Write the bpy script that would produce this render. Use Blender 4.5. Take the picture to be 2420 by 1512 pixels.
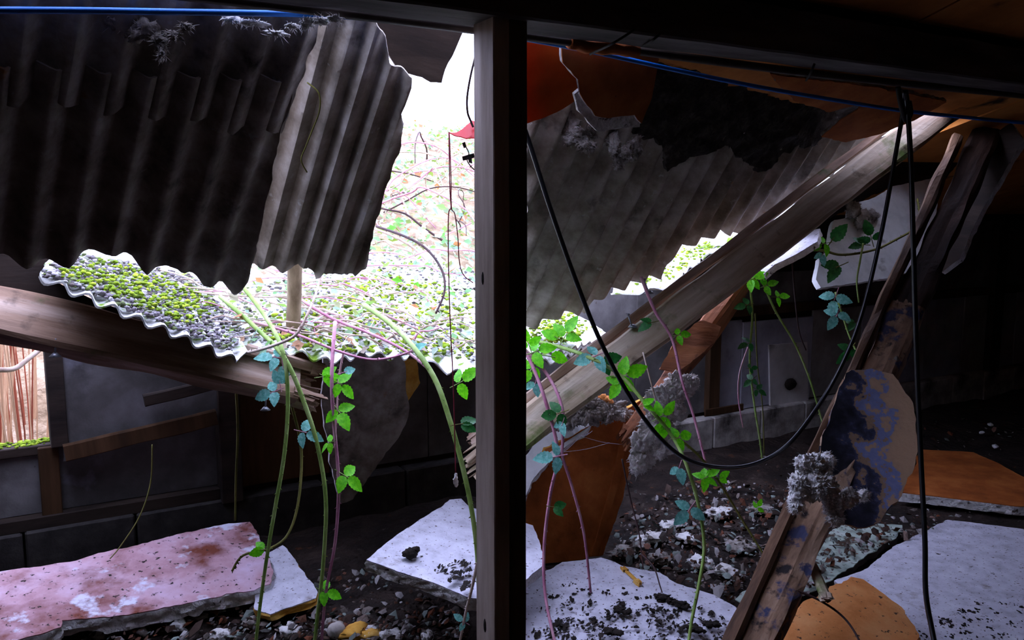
import bpy, bmesh, math, random
from mathutils import Vector, Matrix, noise
from math import sin, cos, pi, radians

# ------------------------------------------------------------------ camera, sky, exposure
sc = bpy.context.scene
for o in list(bpy.data.objects):
    bpy.data.objects.remove(o)
COL = sc.collection
FPX, CX, CY = 2000.0, 1210.0, 756.0          # focal length and centre for the 2420x1512 frame
CAM = Vector((0, 0, 1.6))
YAW, PIT = radians(30.5), radians(7.5)
FWD = Vector((sin(YAW) * cos(PIT), cos(YAW) * cos(PIT), -sin(PIT)))
RGT = Vector((cos(YAW), -sin(YAW), 0))
UPV = RGT.cross(FWD)
cam = bpy.data.cameras.new('camera')
cam.sensor_width = 36
cam.lens = 36 * FPX / 2420
cam.clip_start = 0.05
camo = bpy.data.objects.new('camera', cam)
COL.objects.link(camo)
camo.matrix_world = Matrix.Translation(CAM) @ Matrix((RGT, UPV, -FWD)).transposed().to_4x4()
sc.camera = camo
w = bpy.data.worlds.new('overcast_sky')
sc.world = w
w.use_nodes = True
bg = w.node_tree.nodes['Background']
bg.inputs[0].default_value = (0.60, 0.65, 1.0, 1)
bg.inputs[1].default_value = 10.0
sc.view_settings.view_transform = 'Standard'
sc.view_settings.look = 'None'
sc.view_settings.gamma = 1
sc.view_settings.use_curve_mapping = False
sc.view_settings.exposure = 0.0
sc.cycles.max_bounces = 8
sc.cycles.diffuse_bounces = 5
sc.cycles.caustics_reflective = False
sc.cycles.caustics_refractive = False
sc.cycles.use_denoising = True

# ------------------------------------------------------------------ measuring helpers
def ray(px, py):
    return FWD + RGT * ((px - CX) / FPX) + UPV * ((CY - py) / FPX)
def W(px, py, d):
    return CAM + ray(px, py) * d
def onY(px, py, Y):
    r = ray(px, py)
    return CAM + r * (Y / r.y)
def onZ(px, py, Z):
    r = ray(px, py)
    return CAM + r * ((Z - CAM.z) / r.z)
def plane3(a, b, c):
    n = (b - a).cross(c - a).normalized()
    if n.dot(CAM - a) < 0:
        n = -n
    return (a, n)
def onP(px, py, pl):
    r = ray(px, py)
    return CAM + r * ((pl[0] - CAM).dot(pl[1]) / r.dot(pl[1]))
def proj(p):
    q = p - CAM
    d = q.dot(FWD)
    return (CX + FPX * q.dot(RGT) / d, CY - FPX * q.dot(UPV) / d, d)
def nz(x, y=0.0, z=0.0):
    return noise.noise(Vector((x, y, z)))

# ------------------------------------------------------------------ materials
def lin(c):
    return tuple(((v / 255) / 12.92 if v / 255 <= .04045 else ((v / 255 + .055) / 1.055) ** 2.4) for v in c) + (1,)
MATS = {}
def M(name, cols, scale=6, detail=8, rough=.85, bump=.3, bscale=None, spots=(), stretch=(1, 1, 1), trans=0, metal=0, island=False, bdist=.004, spec=.25, dist=0.0):
    """noise-coloured material; spots = (colour, scale, threshold, softness)"""
    m = bpy.data.materials.new(name)
    m.use_nodes = True
    t = m.node_tree
    N, L = t.nodes, t.links
    b = N['Principled BSDF']
    b.inputs['Roughness'].default_value = rough
    b.inputs['Metallic'].default_value = metal
    b.inputs['Specular IOR Level'].default_value = spec
    tc = N.new('ShaderNodeTexCoord')
    mp = N.new('ShaderNodeMapping')
    mp.inputs['Scale'].default_value = stretch
    L.new(tc.outputs['Object'], mp.inputs[0])
    n1 = N.new('ShaderNodeTexNoise')
    n1.inputs['Scale'].default_value = scale
    n1.inputs['Detail'].default_value = detail
    n1.inputs['Roughness'].default_value = .62
    n1.inputs['Distortion'].default_value = dist
    L.new(mp.outputs[0], n1.inputs['Vector'])
    cr = N.new('ShaderNodeValToRGB')
    e = cr.color_ramp.elements
    while len(e) < len(cols):
        e.new(.5)
    for i, c in enumerate(cols):
        e[i].position = .3 + .4 * i / max(1, len(cols) - 1)
        e[i].color = lin(c)
    if island:
        g = N.new('ShaderNodeNewGeometry')
        L.new(g.outputs['Random Per Island'], cr.inputs[0])
        for i in range(len(cols)):
            e[i].position = i / max(1, len(cols) - 1)
    else:
        L.new(n1.outputs[0], cr.inputs[0])
    out = cr.outputs[0]
    for k, (c, s, th, so) in enumerate(spots):
        n2 = N.new('ShaderNodeTexNoise')
        n2.inputs['Scale'].default_value = s
        n2.inputs['Detail'].default_value = 6
        n2.inputs['Roughness'].default_value = .6
        mp2 = N.new('ShaderNodeMapping')
        mp2.inputs['Location'].default_value = (3.7 * k + 1.3, 5.1 * k, 2.2)
        L.new(tc.outputs['Object'], mp2.inputs[0])
        L.new(mp2.outputs[0], n2.inputs['Vector'])
        r2 = N.new('ShaderNodeMapRange')
        r2.inputs['From Min'].default_value = th
        r2.inputs['From Max'].default_value = th + so
        L.new(n2.outputs[0], r2.inputs[0])
        mx = N.new('ShaderNodeMix')
        mx.data_type = 'RGBA'
        L.new(r2.outputs[0], mx.inputs['Factor'])
        L.new(out, mx.inputs[6])
        mx.inputs[7].default_value = lin(c)
        out = mx.outputs[2]
    L.new(out, b.inputs['Base Color'])
    if bump:
        nb = N.new('ShaderNodeTexNoise')
        nb.inputs['Scale'].default_value = bscale or scale * 4
        nb.inputs['Detail'].default_value = 6
        L.new(mp.outputs[0], nb.inputs['Vector'])
        bp = N.new('ShaderNodeBump')
        bp.inputs['Strength'].default_value = bump
        bp.inputs['Distance'].default_value = bdist
        L.new(nb.outputs[0], bp.inputs['Height'])
        L.new(bp.outputs[0], b.inputs['Normal'])
    if trans:
        tr = N.new('ShaderNodeBsdfTranslucent')
        L.new(out, tr.inputs[0])
        ms = N.new('ShaderNodeMixShader')
        ms.inputs[0].default_value = trans
        L.new(b.outputs[0], ms.inputs[1])
        L.new(tr.outputs[0], ms.inputs[2])
        L.new(ms.outputs[0], N['Material Output'].inputs[0])
    MATS[name] = m
    return m

m_cement = M('cement_sheet', [(92, 84, 76), (146, 136, 126), (186, 180, 172)], 9, spots=[((150, 100, 45), 7, .66, .08), ((165, 165, 165), 26, .66, .06), ((30, 28, 26), 5, .6, .12)], bump=.5, bscale=60)
m_cementold = M('cement_sheet_weathered', [(110, 102, 90), (164, 154, 140), (204, 198, 188)], 8, spots=[((180, 112, 40), 6, .68, .07), ((185, 182, 176), 30, .64, .06), ((36, 33, 30), 4, .6, .12)], bump=.6, bscale=50)
m_cementtop = M('cement_sheet_mossy', [(150, 148, 138), (205, 205, 200), (235, 235, 235)], 10, spots=[((110, 140, 40), 9, .56, .08), ((70, 66, 56), 6, .6, .1)], bump=.6, bscale=50)
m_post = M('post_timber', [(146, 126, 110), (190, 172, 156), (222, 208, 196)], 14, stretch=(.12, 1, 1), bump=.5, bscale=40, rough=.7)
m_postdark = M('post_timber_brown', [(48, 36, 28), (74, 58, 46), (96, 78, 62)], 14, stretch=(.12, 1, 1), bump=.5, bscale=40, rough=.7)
m_beam = M('beam_timber', [(44, 40, 38), (80, 74, 72), (110, 104, 104)], 10, stretch=(.2, 1, 1), bump=.5, bscale=40)
m_timber = M('old_purlin', [(84, 60, 46), (150, 120, 98), (204, 182, 166)], 12, stretch=(.09, 1, 1), spots=[((70, 92, 44), 5, .6, .12), ((205, 200, 205), 9, .68, .05), ((30, 22, 18), 4, .62, .1)], bump=.8, bscale=36, bdist=.006, rough=.65)  # pale spots and tones paint bluish highlights into the timber
m_timberpale = M('weathered_purlin', [(120, 98, 76), (186, 164, 138), (226, 212, 192)], 12, stretch=(.09, 1, 1), spots=[((96, 116, 54), 4, .58, .12), ((60, 44, 34), 6, .62, .1)], bump=.8, bscale=36, bdist=.006, rough=.7)
m_timberrust = M('rust_stained_timber', [(70, 40, 26), (134, 84, 56), (178, 118, 78)], 9, stretch=(.2, 1, 1), spots=[((52, 40, 40), 6, .58, .1)], bump=.9, bscale=40, bdist=.006)
m_stud = M('stud_timber', [(38, 24, 12), (64, 42, 22), (84, 58, 36)], 10, stretch=(1, 1, .12), bump=.4)
m_rot = M('rotten_timber', [(80, 60, 48), (150, 118, 94), (190, 160, 134)], 14, stretch=(.3, 1, 1), spots=[((66, 68, 96), 11, .53, .06), ((44, 38, 38), 13, .58, .08)], bump=1, bscale=40, bdist=.008)
m_rotdark = M('dark_red_timber', [(26, 17, 13), (50, 33, 25), (78, 54, 42)], 14, stretch=(.2, 1, 1), bump=.9, bscale=40, bdist=.008)
m_rotbatten = M('split_brown_timber', [(44, 30, 22), (92, 66, 48), (140, 108, 82)], 14, stretch=(.2, 1, 1), bump=.9, bscale=40, bdist=.008)
m_flap = M('peeling_painted_shaded_plaster', [(130, 104, 80), (196, 160, 128), (220, 186, 154)], 20, spots=[((140, 148, 196), 7, .54, .015), ((62, 62, 80), 12, .58, .05), ((230, 232, 240), 40, .74, .02)], bump=.8, bscale=50)
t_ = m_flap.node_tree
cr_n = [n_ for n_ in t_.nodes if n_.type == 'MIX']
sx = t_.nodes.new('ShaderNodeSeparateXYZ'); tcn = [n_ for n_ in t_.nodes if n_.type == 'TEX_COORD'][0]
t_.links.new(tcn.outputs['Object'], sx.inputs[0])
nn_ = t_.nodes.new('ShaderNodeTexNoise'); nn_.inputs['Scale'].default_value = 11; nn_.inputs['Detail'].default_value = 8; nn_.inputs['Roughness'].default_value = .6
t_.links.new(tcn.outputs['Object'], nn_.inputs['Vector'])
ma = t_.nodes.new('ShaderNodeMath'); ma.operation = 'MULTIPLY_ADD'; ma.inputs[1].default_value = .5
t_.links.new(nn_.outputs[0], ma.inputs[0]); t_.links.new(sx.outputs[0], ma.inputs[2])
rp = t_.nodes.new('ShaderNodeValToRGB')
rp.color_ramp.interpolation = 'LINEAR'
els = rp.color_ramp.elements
els[0].position = .12; els[0].color = lin((34, 33, 40))  # charcoal end paints in the shade on the flap's curved left side
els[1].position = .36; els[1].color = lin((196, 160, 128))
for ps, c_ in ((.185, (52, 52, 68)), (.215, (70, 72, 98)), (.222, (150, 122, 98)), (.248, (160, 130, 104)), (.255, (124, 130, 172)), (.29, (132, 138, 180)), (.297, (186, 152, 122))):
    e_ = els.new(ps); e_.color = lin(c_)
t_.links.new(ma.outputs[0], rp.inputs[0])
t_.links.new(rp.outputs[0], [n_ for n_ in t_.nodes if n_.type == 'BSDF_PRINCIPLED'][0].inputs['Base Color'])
m_white = M('white_board_face', [(180, 178, 188), (212, 210, 222), (228, 228, 238)], 12, spots=[((96, 80, 74), 70, .6, .06), ((130, 116, 110), 5, .62, .1), ((40, 32, 28), 13, .68, .03)], bump=.4, bscale=120)
m_whiteclean = M('pale_board_face', [(200, 200, 198), (228, 228, 226), (240, 240, 240)], 7, spots=[((120, 110, 100), 4, .64, .1)], bump=.3, bscale=120)
m_foam = M('crumbly_board_core', [(190, 184, 178), (228, 224, 220), (244, 242, 240)], 30, spots=[((84, 68, 56), 26, .62, .05)], bump=1, bscale=90, bdist=.008)
m_orange = M('orange_board_face', [(128, 64, 24), (168, 90, 38), (196, 116, 58)], 5, spots=[((84, 44, 22), 5, .64, .12), ((60, 40, 28), 60, .68, .04)], bump=.5, bscale=70)
m_orangethin = M('orange_ceiling_paper', [(150, 66, 14), (190, 92, 24), (206, 110, 40)], 4, spots=[((100, 50, 20), 4, .62, .14)], bump=.4, bscale=70, trans=.6)
m_orangelit = M('orange_foam', [(206, 124, 60), (230, 150, 84), (240, 172, 110)], 6, spots=[((84, 60, 44), 46, .62, .05)], bump=.9, bscale=60)
m_yellow = M('yellow_foam_edge', [(180, 120, 40), (214, 160, 66), (230, 190, 110)], 12, bump=.8, bscale=60)
m_pink = M('pink_stained_board', [(156, 108, 112), (200, 158, 168), (222, 194, 214)], 4, spots=[((120, 62, 44), 3.2, .5, .14), ((44, 34, 32), 40, .6, .06), ((225, 222, 240), 5, .58, .06)], bump=.4, bscale=90)
m_wool = M('mineral_wool', [(92, 84, 78), (150, 142, 134), (206, 200, 196)], 18, bump=1, bscale=50, bdist=.012, rough=1)
m_woolpale = M('pale_wool', [(150, 142, 134), (200, 192, 186), (226, 220, 216)], 18, bump=1, bscale=50, bdist=.012, rough=1)
m_woolwhite = M('white_wool', [(214, 210, 206), (238, 236, 234), (250, 250, 248)], 16, bump=1, bscale=40, bdist=.012, rough=1)
m_wooldark = M('sooty_wool', [(30, 26, 24), (56, 50, 46), (90, 84, 78)], 14, bump=1, bscale=50, bdist=.012, rough=1)
m_dirt = M('dirt_floor', [(20, 15, 12), (40, 30, 25), (66, 53, 46)], 5, spots=[((126, 116, 108), 14, .66, .06), ((96, 58, 34), 11, .66, .05)], bump=1, bscale=24, bdist=.02)
m_panel = M('wall_panel', [(62, 58, 55), (92, 88, 86), (122, 118, 116)], 3, spots=[((52, 46, 42), 2.4, .58, .2), ((60, 40, 28), 18, .7, .05)], bump=.3, bscale=50)
m_paneldark = M('dark_wall_panel', [(60, 56, 53), (88, 84, 82), (116, 112, 114)], 3, spots=[((30, 27, 26), 2.4, .56, .2), ((110, 108, 118), 3.4, .62, .12)], bump=.3, bscale=50)  # darker panel tone for the left bay
m_panelgrey = M('wall_panel_grey', [(120, 114, 108), (158, 152, 146), (188, 182, 176)], 3, spots=[((70, 64, 60), 2.4, .58, .2)], bump=.3, bscale=50)
m_panelpale = M('patch_board_face', [(168, 164, 158), (200, 196, 190), (216, 212, 208)], 4, spots=[((110, 104, 98), 3, .6, .15)], bump=.2, bscale=60)
m_panelblue = M('wall_panel_bluegrey', [(128, 126, 134), (168, 166, 176), (196, 194, 204)], 2.5, spots=[((60, 58, 62), 2, .58, .2)], bump=.2, bscale=50)
m_ply = M('brown_ply', [(60, 40, 24), (92, 62, 38), (112, 80, 52)], 6, stretch=(1, 1, .15), bump=.3)
m_darkwood = M('dark_timber', [(24, 18, 15), (44, 34, 28), (64, 52, 44)], 10, stretch=(.2, 1, 1), bump=.5)
m_blockshade = M('shade_toned_block', [(34, 31, 29), (52, 48, 46), (70, 66, 62)], 9, bump=.8, bscale=60)  # darker copy of the blocks, shade at the left wall foot put into its colour
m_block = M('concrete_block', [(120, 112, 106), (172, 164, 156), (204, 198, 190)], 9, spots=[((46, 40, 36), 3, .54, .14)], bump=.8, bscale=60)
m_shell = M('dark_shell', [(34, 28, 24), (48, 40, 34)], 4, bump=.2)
m_ceil = M('ceiling_paper', [(170, 100, 40), (206, 130, 60), (220, 150, 76)], 3, spots=[((50, 32, 20), 2.4, .62, .08)], bump=.3, bscale=50)
m_blue = M('blue_cable', [(14, 104, 200), (22, 132, 235)], 8, bump=0, rough=.45, spec=.5)
m_black = M('black_cable', [(10, 11, 14), (20, 22, 27)], 8, bump=0, rough=.3, spec=.6)
m_pipe = M('conduit_pipe', [(60, 50, 44), (88, 78, 72)], 10, bump=.2, rough=.5)
m_red = M('red_plastic', [(210, 8, 12), (235, 16, 20)], 6, bump=0, rough=.35, spec=.5, trans=.4)
m_cord = M('dull_red_cord', [(130, 36, 60), (170, 70, 90)], 30, bump=0)
m_metal = M('zinc_metal', [(120, 122, 128), (170, 172, 178)], 20, bump=.2, metal=.6, rough=.45)
m_iron = M('dark_iron', [(24, 22, 22), (48, 44, 42)], 20, bump=.2, metal=.3, rough=.6)
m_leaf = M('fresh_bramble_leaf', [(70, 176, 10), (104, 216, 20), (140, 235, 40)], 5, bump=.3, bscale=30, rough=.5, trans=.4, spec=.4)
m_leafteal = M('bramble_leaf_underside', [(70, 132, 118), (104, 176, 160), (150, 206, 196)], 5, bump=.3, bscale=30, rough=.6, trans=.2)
m_leafdark = M('dark_green_bramble_leaf', [(18, 70, 28), (30, 100, 40), (50, 124, 52)], 5, bump=.3, bscale=30, rough=.45, trans=.25, spec=.4)  # darker green leaf colour
m_stemg = M('green_cane', [(96, 130, 50), (140, 168, 84), (176, 196, 130)], 12, bump=.2, rough=.6)
m_stemp = M('pink_cane', [(150, 84, 110), (190, 130, 150), (214, 176, 178)], 9, bump=.2, rough=.6)
m_stemd = M('dry_cane', [(120, 94, 80), (186, 164, 146), (226, 212, 200)], 9, bump=.2, rough=.7)
m_stemo = M('olive_cane', [(70, 70, 24), (104, 100, 44), (130, 124, 66)], 9, bump=.2, rough=.7)
m_stemk = M('dark_twig', [(40, 26, 26), (74, 50, 48)], 9, bump=.2, rough=.7)
m_moss = M('moss', [(64, 84, 10), (112, 140, 22), (160, 180, 50)], 0, island=True, bump=.8, bscale=120, rough=1)
m_mossgrey = M('moss_and_crumbs', [(58, 52, 46), (120, 112, 118), (96, 116, 40), (176, 172, 180), (80, 70, 62)], 0, island=True, bump=.8, bscale=90, rough=1)
m_foliage = M('bank_leaves', [(84, 150, 24), (150, 176, 160), (120, 160, 60), (190, 196, 186), (140, 160, 136), (110, 132, 30), (170, 160, 144), (170, 110, 50)], 0, island=True, bump=0, rough=.5, trans=.4)
m_bank = M('straw_bank', [(96, 76, 56), (150, 128, 100), (190, 170, 144)], 5, spots=[((150, 176, 80), 3, .6, .1), ((130, 90, 66), 9, .66, .06)], bump=1, bscale=14, bdist=.05)
m_ground = M('outside_ground', [(120, 104, 84), (170, 150, 124)], 4, bump=.5)
m_reed = M('reed_straw', [(150, 108, 74), (196, 158, 122), (216, 190, 162)], 6, stretch=(1, 1, .1), bump=.2)
m_reedred = M('reed_brown', [(120, 58, 40), (160, 88, 62)], 6, stretch=(1, 1, .1), bump=.2)
m_litter = M('floor_litter', [(50, 32, 22), (110, 60, 36), (120, 110, 102), (36, 26, 20), (176, 170, 168), (70, 50, 38), (40, 30, 26), (140, 154, 146), (58, 40, 30), (46, 30, 22), (84, 52, 34)], 0, island=True, bump=.4, bscale=60)
m_soil = M('black_soil', [(16, 12, 10), (34, 27, 22), (52, 42, 36)], 30, bump=1, bscale=60, bdist=.01)
m_stick = M('bark_pole', [(92, 76, 54), (140, 122, 96), (176, 160, 130)], 14, stretch=(1, 1, .3), bump=.8, bscale=40)
m_greenboard = M('lichened_board', [(120, 124, 112), (170, 186, 172), (198, 206, 196)], 8, spots=[((70, 54, 42), 12, .54, .06)], bump=.6, bscale=60)
m_web = M('cobweb', [(190, 190, 200), (210, 210, 220)], 10, bump=0, rough=.6)

# ------------------------------------------------------------------ object helpers
def tag(o, label=None, cat=None, group=None, kind=None):
    if label: o['label'] = label
    if cat: o['category'] = cat
    if cat and not kind: kind = 'thing'
    if group: o['group'] = group
    if kind: o['kind'] = kind
    return o
def place(o, parent):
    COL.objects.link(o)
    if parent is not None:
        mw = o.matrix_basis.copy()
        o.parent = parent
        o.matrix_parent_inverse = parent.matrix_basis.inverted()   # parents are top-level things
        o.matrix_basis = mw
def finish(name, bm, mats, parent=None, mw=None, smooth=True, recentre=True):
    """link a bmesh as one object; recentred on its own base when no matrix is given"""
    if mw is None:
        mw = Matrix.Identity(4)
        if recentre and len(bm.verts):
            xs = [v.co for v in bm.verts]
            c = Vector(((min(p.x for p in xs) + max(p.x for p in xs)) / 2, (min(p.y for p in xs) + max(p.y for p in xs)) / 2, min(p.z for p in xs)))
            for v in bm.verts:
                v.co -= c
            mw = Matrix.Translation(c)
    me = bpy.data.meshes.new(name)
    bm.normal_update()
    bm.to_mesh(me)
    bm.free()
    for m in (mats if isinstance(mats, (list, tuple)) else [mats]):
        me.materials.append(m)
    if smooth:
        for p in me.polygons:
            p.use_smooth = True
    o = bpy.data.objects.new(name, me)
    o.matrix_basis = mw
    place(o, parent)
    return o
def empty(name, loc, parent=None):
    o = bpy.data.objects.new(name, None)
    o.empty_display_size = .1
    o.location = loc
    place(o, parent)
    return o
def add_box(bm, lo, hi, mi=0):
    vs = [bm.verts.new((x, y, z)) for x in (lo[0], hi[0]) for y in (lo[1], hi[1]) for z in (lo[2], hi[2])]
    for q in ((0, 1, 3, 2), (4, 6, 7, 5), (0, 4, 5, 1), (2, 3, 7, 6), (0, 2, 6, 4), (1, 5, 7, 3)):
        f = bm.faces.new([vs[i] for i in q])
        f.material_index = mi
    return vs
def box(name, lo, hi, mat, parent=None, bevel=0.004):
    bm = bmesh.new()
    add_box(bm, lo, hi)
    if bevel:
        bmesh.ops.bevel(bm, geom=bm.edges[:], offset=bevel, segments=1, affect='EDGES')
    bmesh.ops.recalc_face_normals(bm, faces=bm.faces[:])
    return finish(name, bm, mat, parent, smooth=False)
def frame_mat(p0, p1, up):
    x = (p1 - p0).normalized()
    z = (Vector(up) - x * Vector(up).dot(x)).normalized()
    y = z.cross(x)
    return Matrix.Translation(p0) @ Matrix((x, y, z)).transposed().to_4x4()
def board(name, p0, p1, wd, ht, mat, parent=None, up=(0, 0, 1), seed=0, rough=.003, splint=(0, 0), bow=0, bev=.006):
    """a sawn timber from p0 to p1: wd across, ht along up; worn faces, optional splintered ends"""
    Lh = (p1 - p0).length
    mw = frame_mat(p0, p1, up)
    bm = bmesh.new()
    rnd = random.Random(seed)
    n = max(2, int(Lh / .04))
    a, b = wd / 2, ht / 2
    sec = []
    for (sy, sz) in ((-1, -1), (1, -1), (1, 1), (-1, 1)):
        if sy * sz > 0:
            sec += [(sy * a, sz * (b - bev)), (sy * (a - bev), sz * b)][::1]
        else:
            sec += [(sy * (a - bev), sz * b), (sy * a, sz * (b - bev))]
    # extra points along the faces so that the wear shows
    pts = []
    for i in range(8):
        y0, z0 = sec[i]; y1, z1 = sec[(i + 1) % 8]
        k = max(1, int(math.hypot(y1 - y0, z1 - z0) / .03))
        for j in range(k):
            pts.append((y0 + (y1 - y0) * j / k, z0 + (z1 - z0) * j / k))
    rings = []
    for i in range(n + 1):
        x = Lh * i / n
        row = []
        for (y, z) in pts:
            d = 1 + rough / max(a, b) * 2 * nz(x * 5 + seed, y * 30, z * 30)
            row.append(bm.verts.new((x, y * d, z * d + bow * sin(pi * i / n))))
        rings.append(row)
    m = len(pts)
    for i in range(n):
        for j in range(m):
            bm.faces.new((rings[i][j], rings[i + 1][j], rings[i + 1][(j + 1) % m], rings[i][(j + 1) % m]))
    bm.faces.new(rings[0][::-1]); bm.faces.new(rings[-1])
    for e, s in enumerate(splint):
        if not s: continue
        x0 = 0 if e == 0 else Lh
        sg = -1 if e == 0 else 1
        for k in range(22):
            y = rnd.uniform(-a, a) * .9; z = rnd.uniform(-b, b) * .9
            r1, r2 = rnd.uniform(.006, .02), rnd.uniform(.004, .012)
            r1 = min(r1, a * .6); r2 = min(r2, b * .6)
            ll = s * rnd.uniform(.25, 1)
            base = [bm.verts.new((x0 - sg * .02, y + u * r1, z + v * r2)) for u, v in ((-1, -1), (1, -1), (1, 1), (-1, 1))]
            tip = [bm.verts.new((x0 + sg * ll * rnd.uniform(.85, 1.1), y + u * r1 * .3, z + v * r2 * .3 + rnd.uniform(-.01, .01))) for u, v in ((-1, -1), (1, -1), (1, 1), (-1, 1))]
            for q in range(4):
                bm.faces.new((base[q], base[(q + 1) % 4], tip[(q + 1) % 4], tip[q]))
            bm.faces.new(tip)
    bmesh.ops.recalc_face_normals(bm, faces=bm.faces[:])
    o = finish(name, bm, mat, parent, mw=mw, smooth=False)
    return o
def smoothpts(pts, n=6):
    P = [Vector(p) for p in pts]
    if len(P) < 3:
        return P
    out = []
    for i in range(len(P) - 1):
        a = P[max(0, i - 1)]; b = P[i]; c = P[i + 1]; d = P[min(len(P) - 1, i + 2)]
        for k in range(n):
            t = k / n
            out.append(.5 * ((2 * b) + (c - a) * t + (2 * a - 5 * b + 4 * c - d) * t * t + (3 * b - a - 3 * c + d) * t ** 3))
    out.append(P[-1])
    return out
def add_tube(bm, P, r, sides=7, taper=None, mi=0):
    prev = None
    t0 = (P[1] - P[0]).normalized()
    u = t0.orthogonal().normalized()
    n = len(P)
    for i in range(n):
        t = (P[min(n - 1, i + 1)] - P[max(0, i - 1)]).normalized()
        u = (u - t * u.dot(t))
        if u.length < 1e-6: u = t.orthogonal()
        u.normalize()
        v = t.cross(u)
        rr = r if taper is None else r * (1 + (taper - 1) * i / (n - 1))
        row = [bm.verts.new(P[i] + (u * cos(2 * pi * k / sides) + v * sin(2 * pi * k / sides)) * rr) for k in range(sides)]
        if prev:
            for k in range(sides):
                f = bm.faces.new((prev[k], prev[(k + 1) % sides], row[(k + 1) % sides], row[k]))
                f.material_index = mi
        else:
            bm.faces.new(row[::-1]).material_index = mi
        prev = row
    bm.faces.new(prev).material_index = mi
def tube(name, pts, r, mat, parent=None, sides=8, n=6, taper=None):
    bm = bmesh.new()
    add_tube(bm, smoothpts(pts, n), r, sides, taper)
    return finish(name, bm, mat, parent)
def sheet(name, poly, pl, mats, thick=.006, ridge=None, du=.05, dv=.05, disp=None, rag=.0, ragstep=.02, crumble=0, parent=None, z0=0, grow=0, seed=0, smooth=True, world=False):
    """a flat or corrugated board: outline (pixels on plane pl, or world points) cut ragged, gridded, thickened, displaced"""
    pts = [Vector(p) if world else onP(p[0], p[1], pl) for p in poly]
    o0, n = pl
    if ridge is not None:
        e2 = (ridge[1] - ridge[0]) if world or isinstance(ridge[0], Vector) else (onP(*ridge[1], pl) - onP(*ridge[0], pl))
    else:
        e2 = Vector((0, 0, 1)) if abs(n.z) < .8 else Vector((0, 1, 0))
    e2 = (e2 - n * e2.dot(n)).normalized()
    e1 = e2.cross(n)
    c = sum(pts, Vector()) / len(pts)
    c = c - n * (c - o0).dot(n)
    mw = Matrix.Translation(c) @ Matrix((e1, e2, n)).transposed().to_4x4()
    P2 = [((p - c).dot(e1), (p - c).dot(e2)) for p in pts]
    A = sum(P2[i][0] * P2[(i + 1) % len(P2)][1] - P2[(i + 1) % len(P2)][0] * P2[i][1] for i in range(len(P2)))
    if A < 0:
        P2 = P2[::-1]
    out = []
    for i in range(len(P2)):
        a = Vector(P2[i]); b = Vector(P2[(i + 1) % len(P2)])
        L = (b - a).length
        k = max(1, int(L / ragstep))
        nn = Vector(((b - a).y, -(b - a).x)).normalized() if L > 1e-6 else Vector((0, 0))
        for j in range(k):
            q = a + (b - a) * (j / k)
            d = 0
            if rag:
                d = rag * (nz(q.x * 14 + seed, q.y * 14, 3.3) + .6 * nz(q.x * 45 + seed, q.y * 45, 7.7))
            out.append(q + nn * (d + grow))
    bm = bmesh.new()
    f = bm.faces.new([bm.verts.new((q.x, q.y, 0)) for q in out])
    if f.normal.z < 0: f.normal_flip()
    bmesh.ops.triangulate(bm, faces=bm.faces[:])
    xs = [q.x for q in out]; ys = [q.y for q in out]
    def cuts(lo, hi, st, ax):
        k = math.ceil(lo / st)
        while k * st < hi:
            co = Vector((0, 0, 0)); co[ax] = k * st
            no = Vector((0, 0, 0)); no[ax] = 1
            bmesh.ops.bisect_plane(bm, geom=bm.verts[:] + bm.edges[:] + bm.faces[:], dist=1e-5, plane_co=co, plane_no=no)
            k += 1
    if disp:
        cuts(min(xs), max(xs), du, 0)
        cuts(min(ys), max(ys), dv, 1)
    bm.normal_update()
    for f in bm.faces:
        if f.normal.z < 0: f.normal_flip()
    ext = bmesh.ops.extrude_face_region(bm, geom=bm.faces[:])
    vs = [g for g in ext['geom'] if isinstance(g, bmesh.types.BMVert)]
    fs = set(g for g in ext['geom'] if isinstance(g, bmesh.types.BMFace))
    for v in vs: v.co.z += 0
    vset = set(vs)
    old = [v for v in bm.verts if v not in vset]
    for v in old: v.co.z -= thick
    if crumble:
        for k in (1, 2, 3):
            bmesh.ops.bisect_plane(bm, geom=bm.verts[:] + bm.edges[:] + bm.faces[:], dist=1e-6, plane_co=(0, 0, -thick * k / 4), plane_no=(0, 0, 1))
        for v in bm.verts:
            if v.co.z < -1e-5:
                k = crumble * (nz(v.co.x * 30 + seed, v.co.y * 30, v.co.z * 90) + .5 * nz(v.co.x * 90, v.co.y * 90, v.co.z * 140 + seed))
                v.co.x += k
                v.co.y += crumble * nz(v.co.y * 34, v.co.x * 30 + seed, v.co.z * 90 + 5)
                if v.co.z < -thick * .9: v.co.z += crumble * nz(v.co.x * 18, v.co.y * 18, seed + 2.2) * .8
    bmesh.ops.recalc_face_normals(bm, faces=bm.faces[:])
    bm.normal_update()
    for f in bm.faces:
        f.material_index = 0 if f.normal.z > .6 else (2 if f.normal.z < -.6 else 1)
    for v in bm.verts:
        v.co.z += z0 + (disp(v.co.x, v.co.y) if disp else 0)
    if not isinstance(mats, (list, tuple)): mats = [mats] * 3
    o = finish(name, bm, list(mats), parent, mw=mw, smooth=smooth)
    if smooth:
        o.data.set_sharp_from_angle(angle=radians(50))
    return o
def corr(lam, amp, sd=0, wob=.004):
    return lambda x, y: amp * sin(2 * pi * x / lam) + wob * nz(x * 4 + sd, y * 4, sd)
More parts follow.
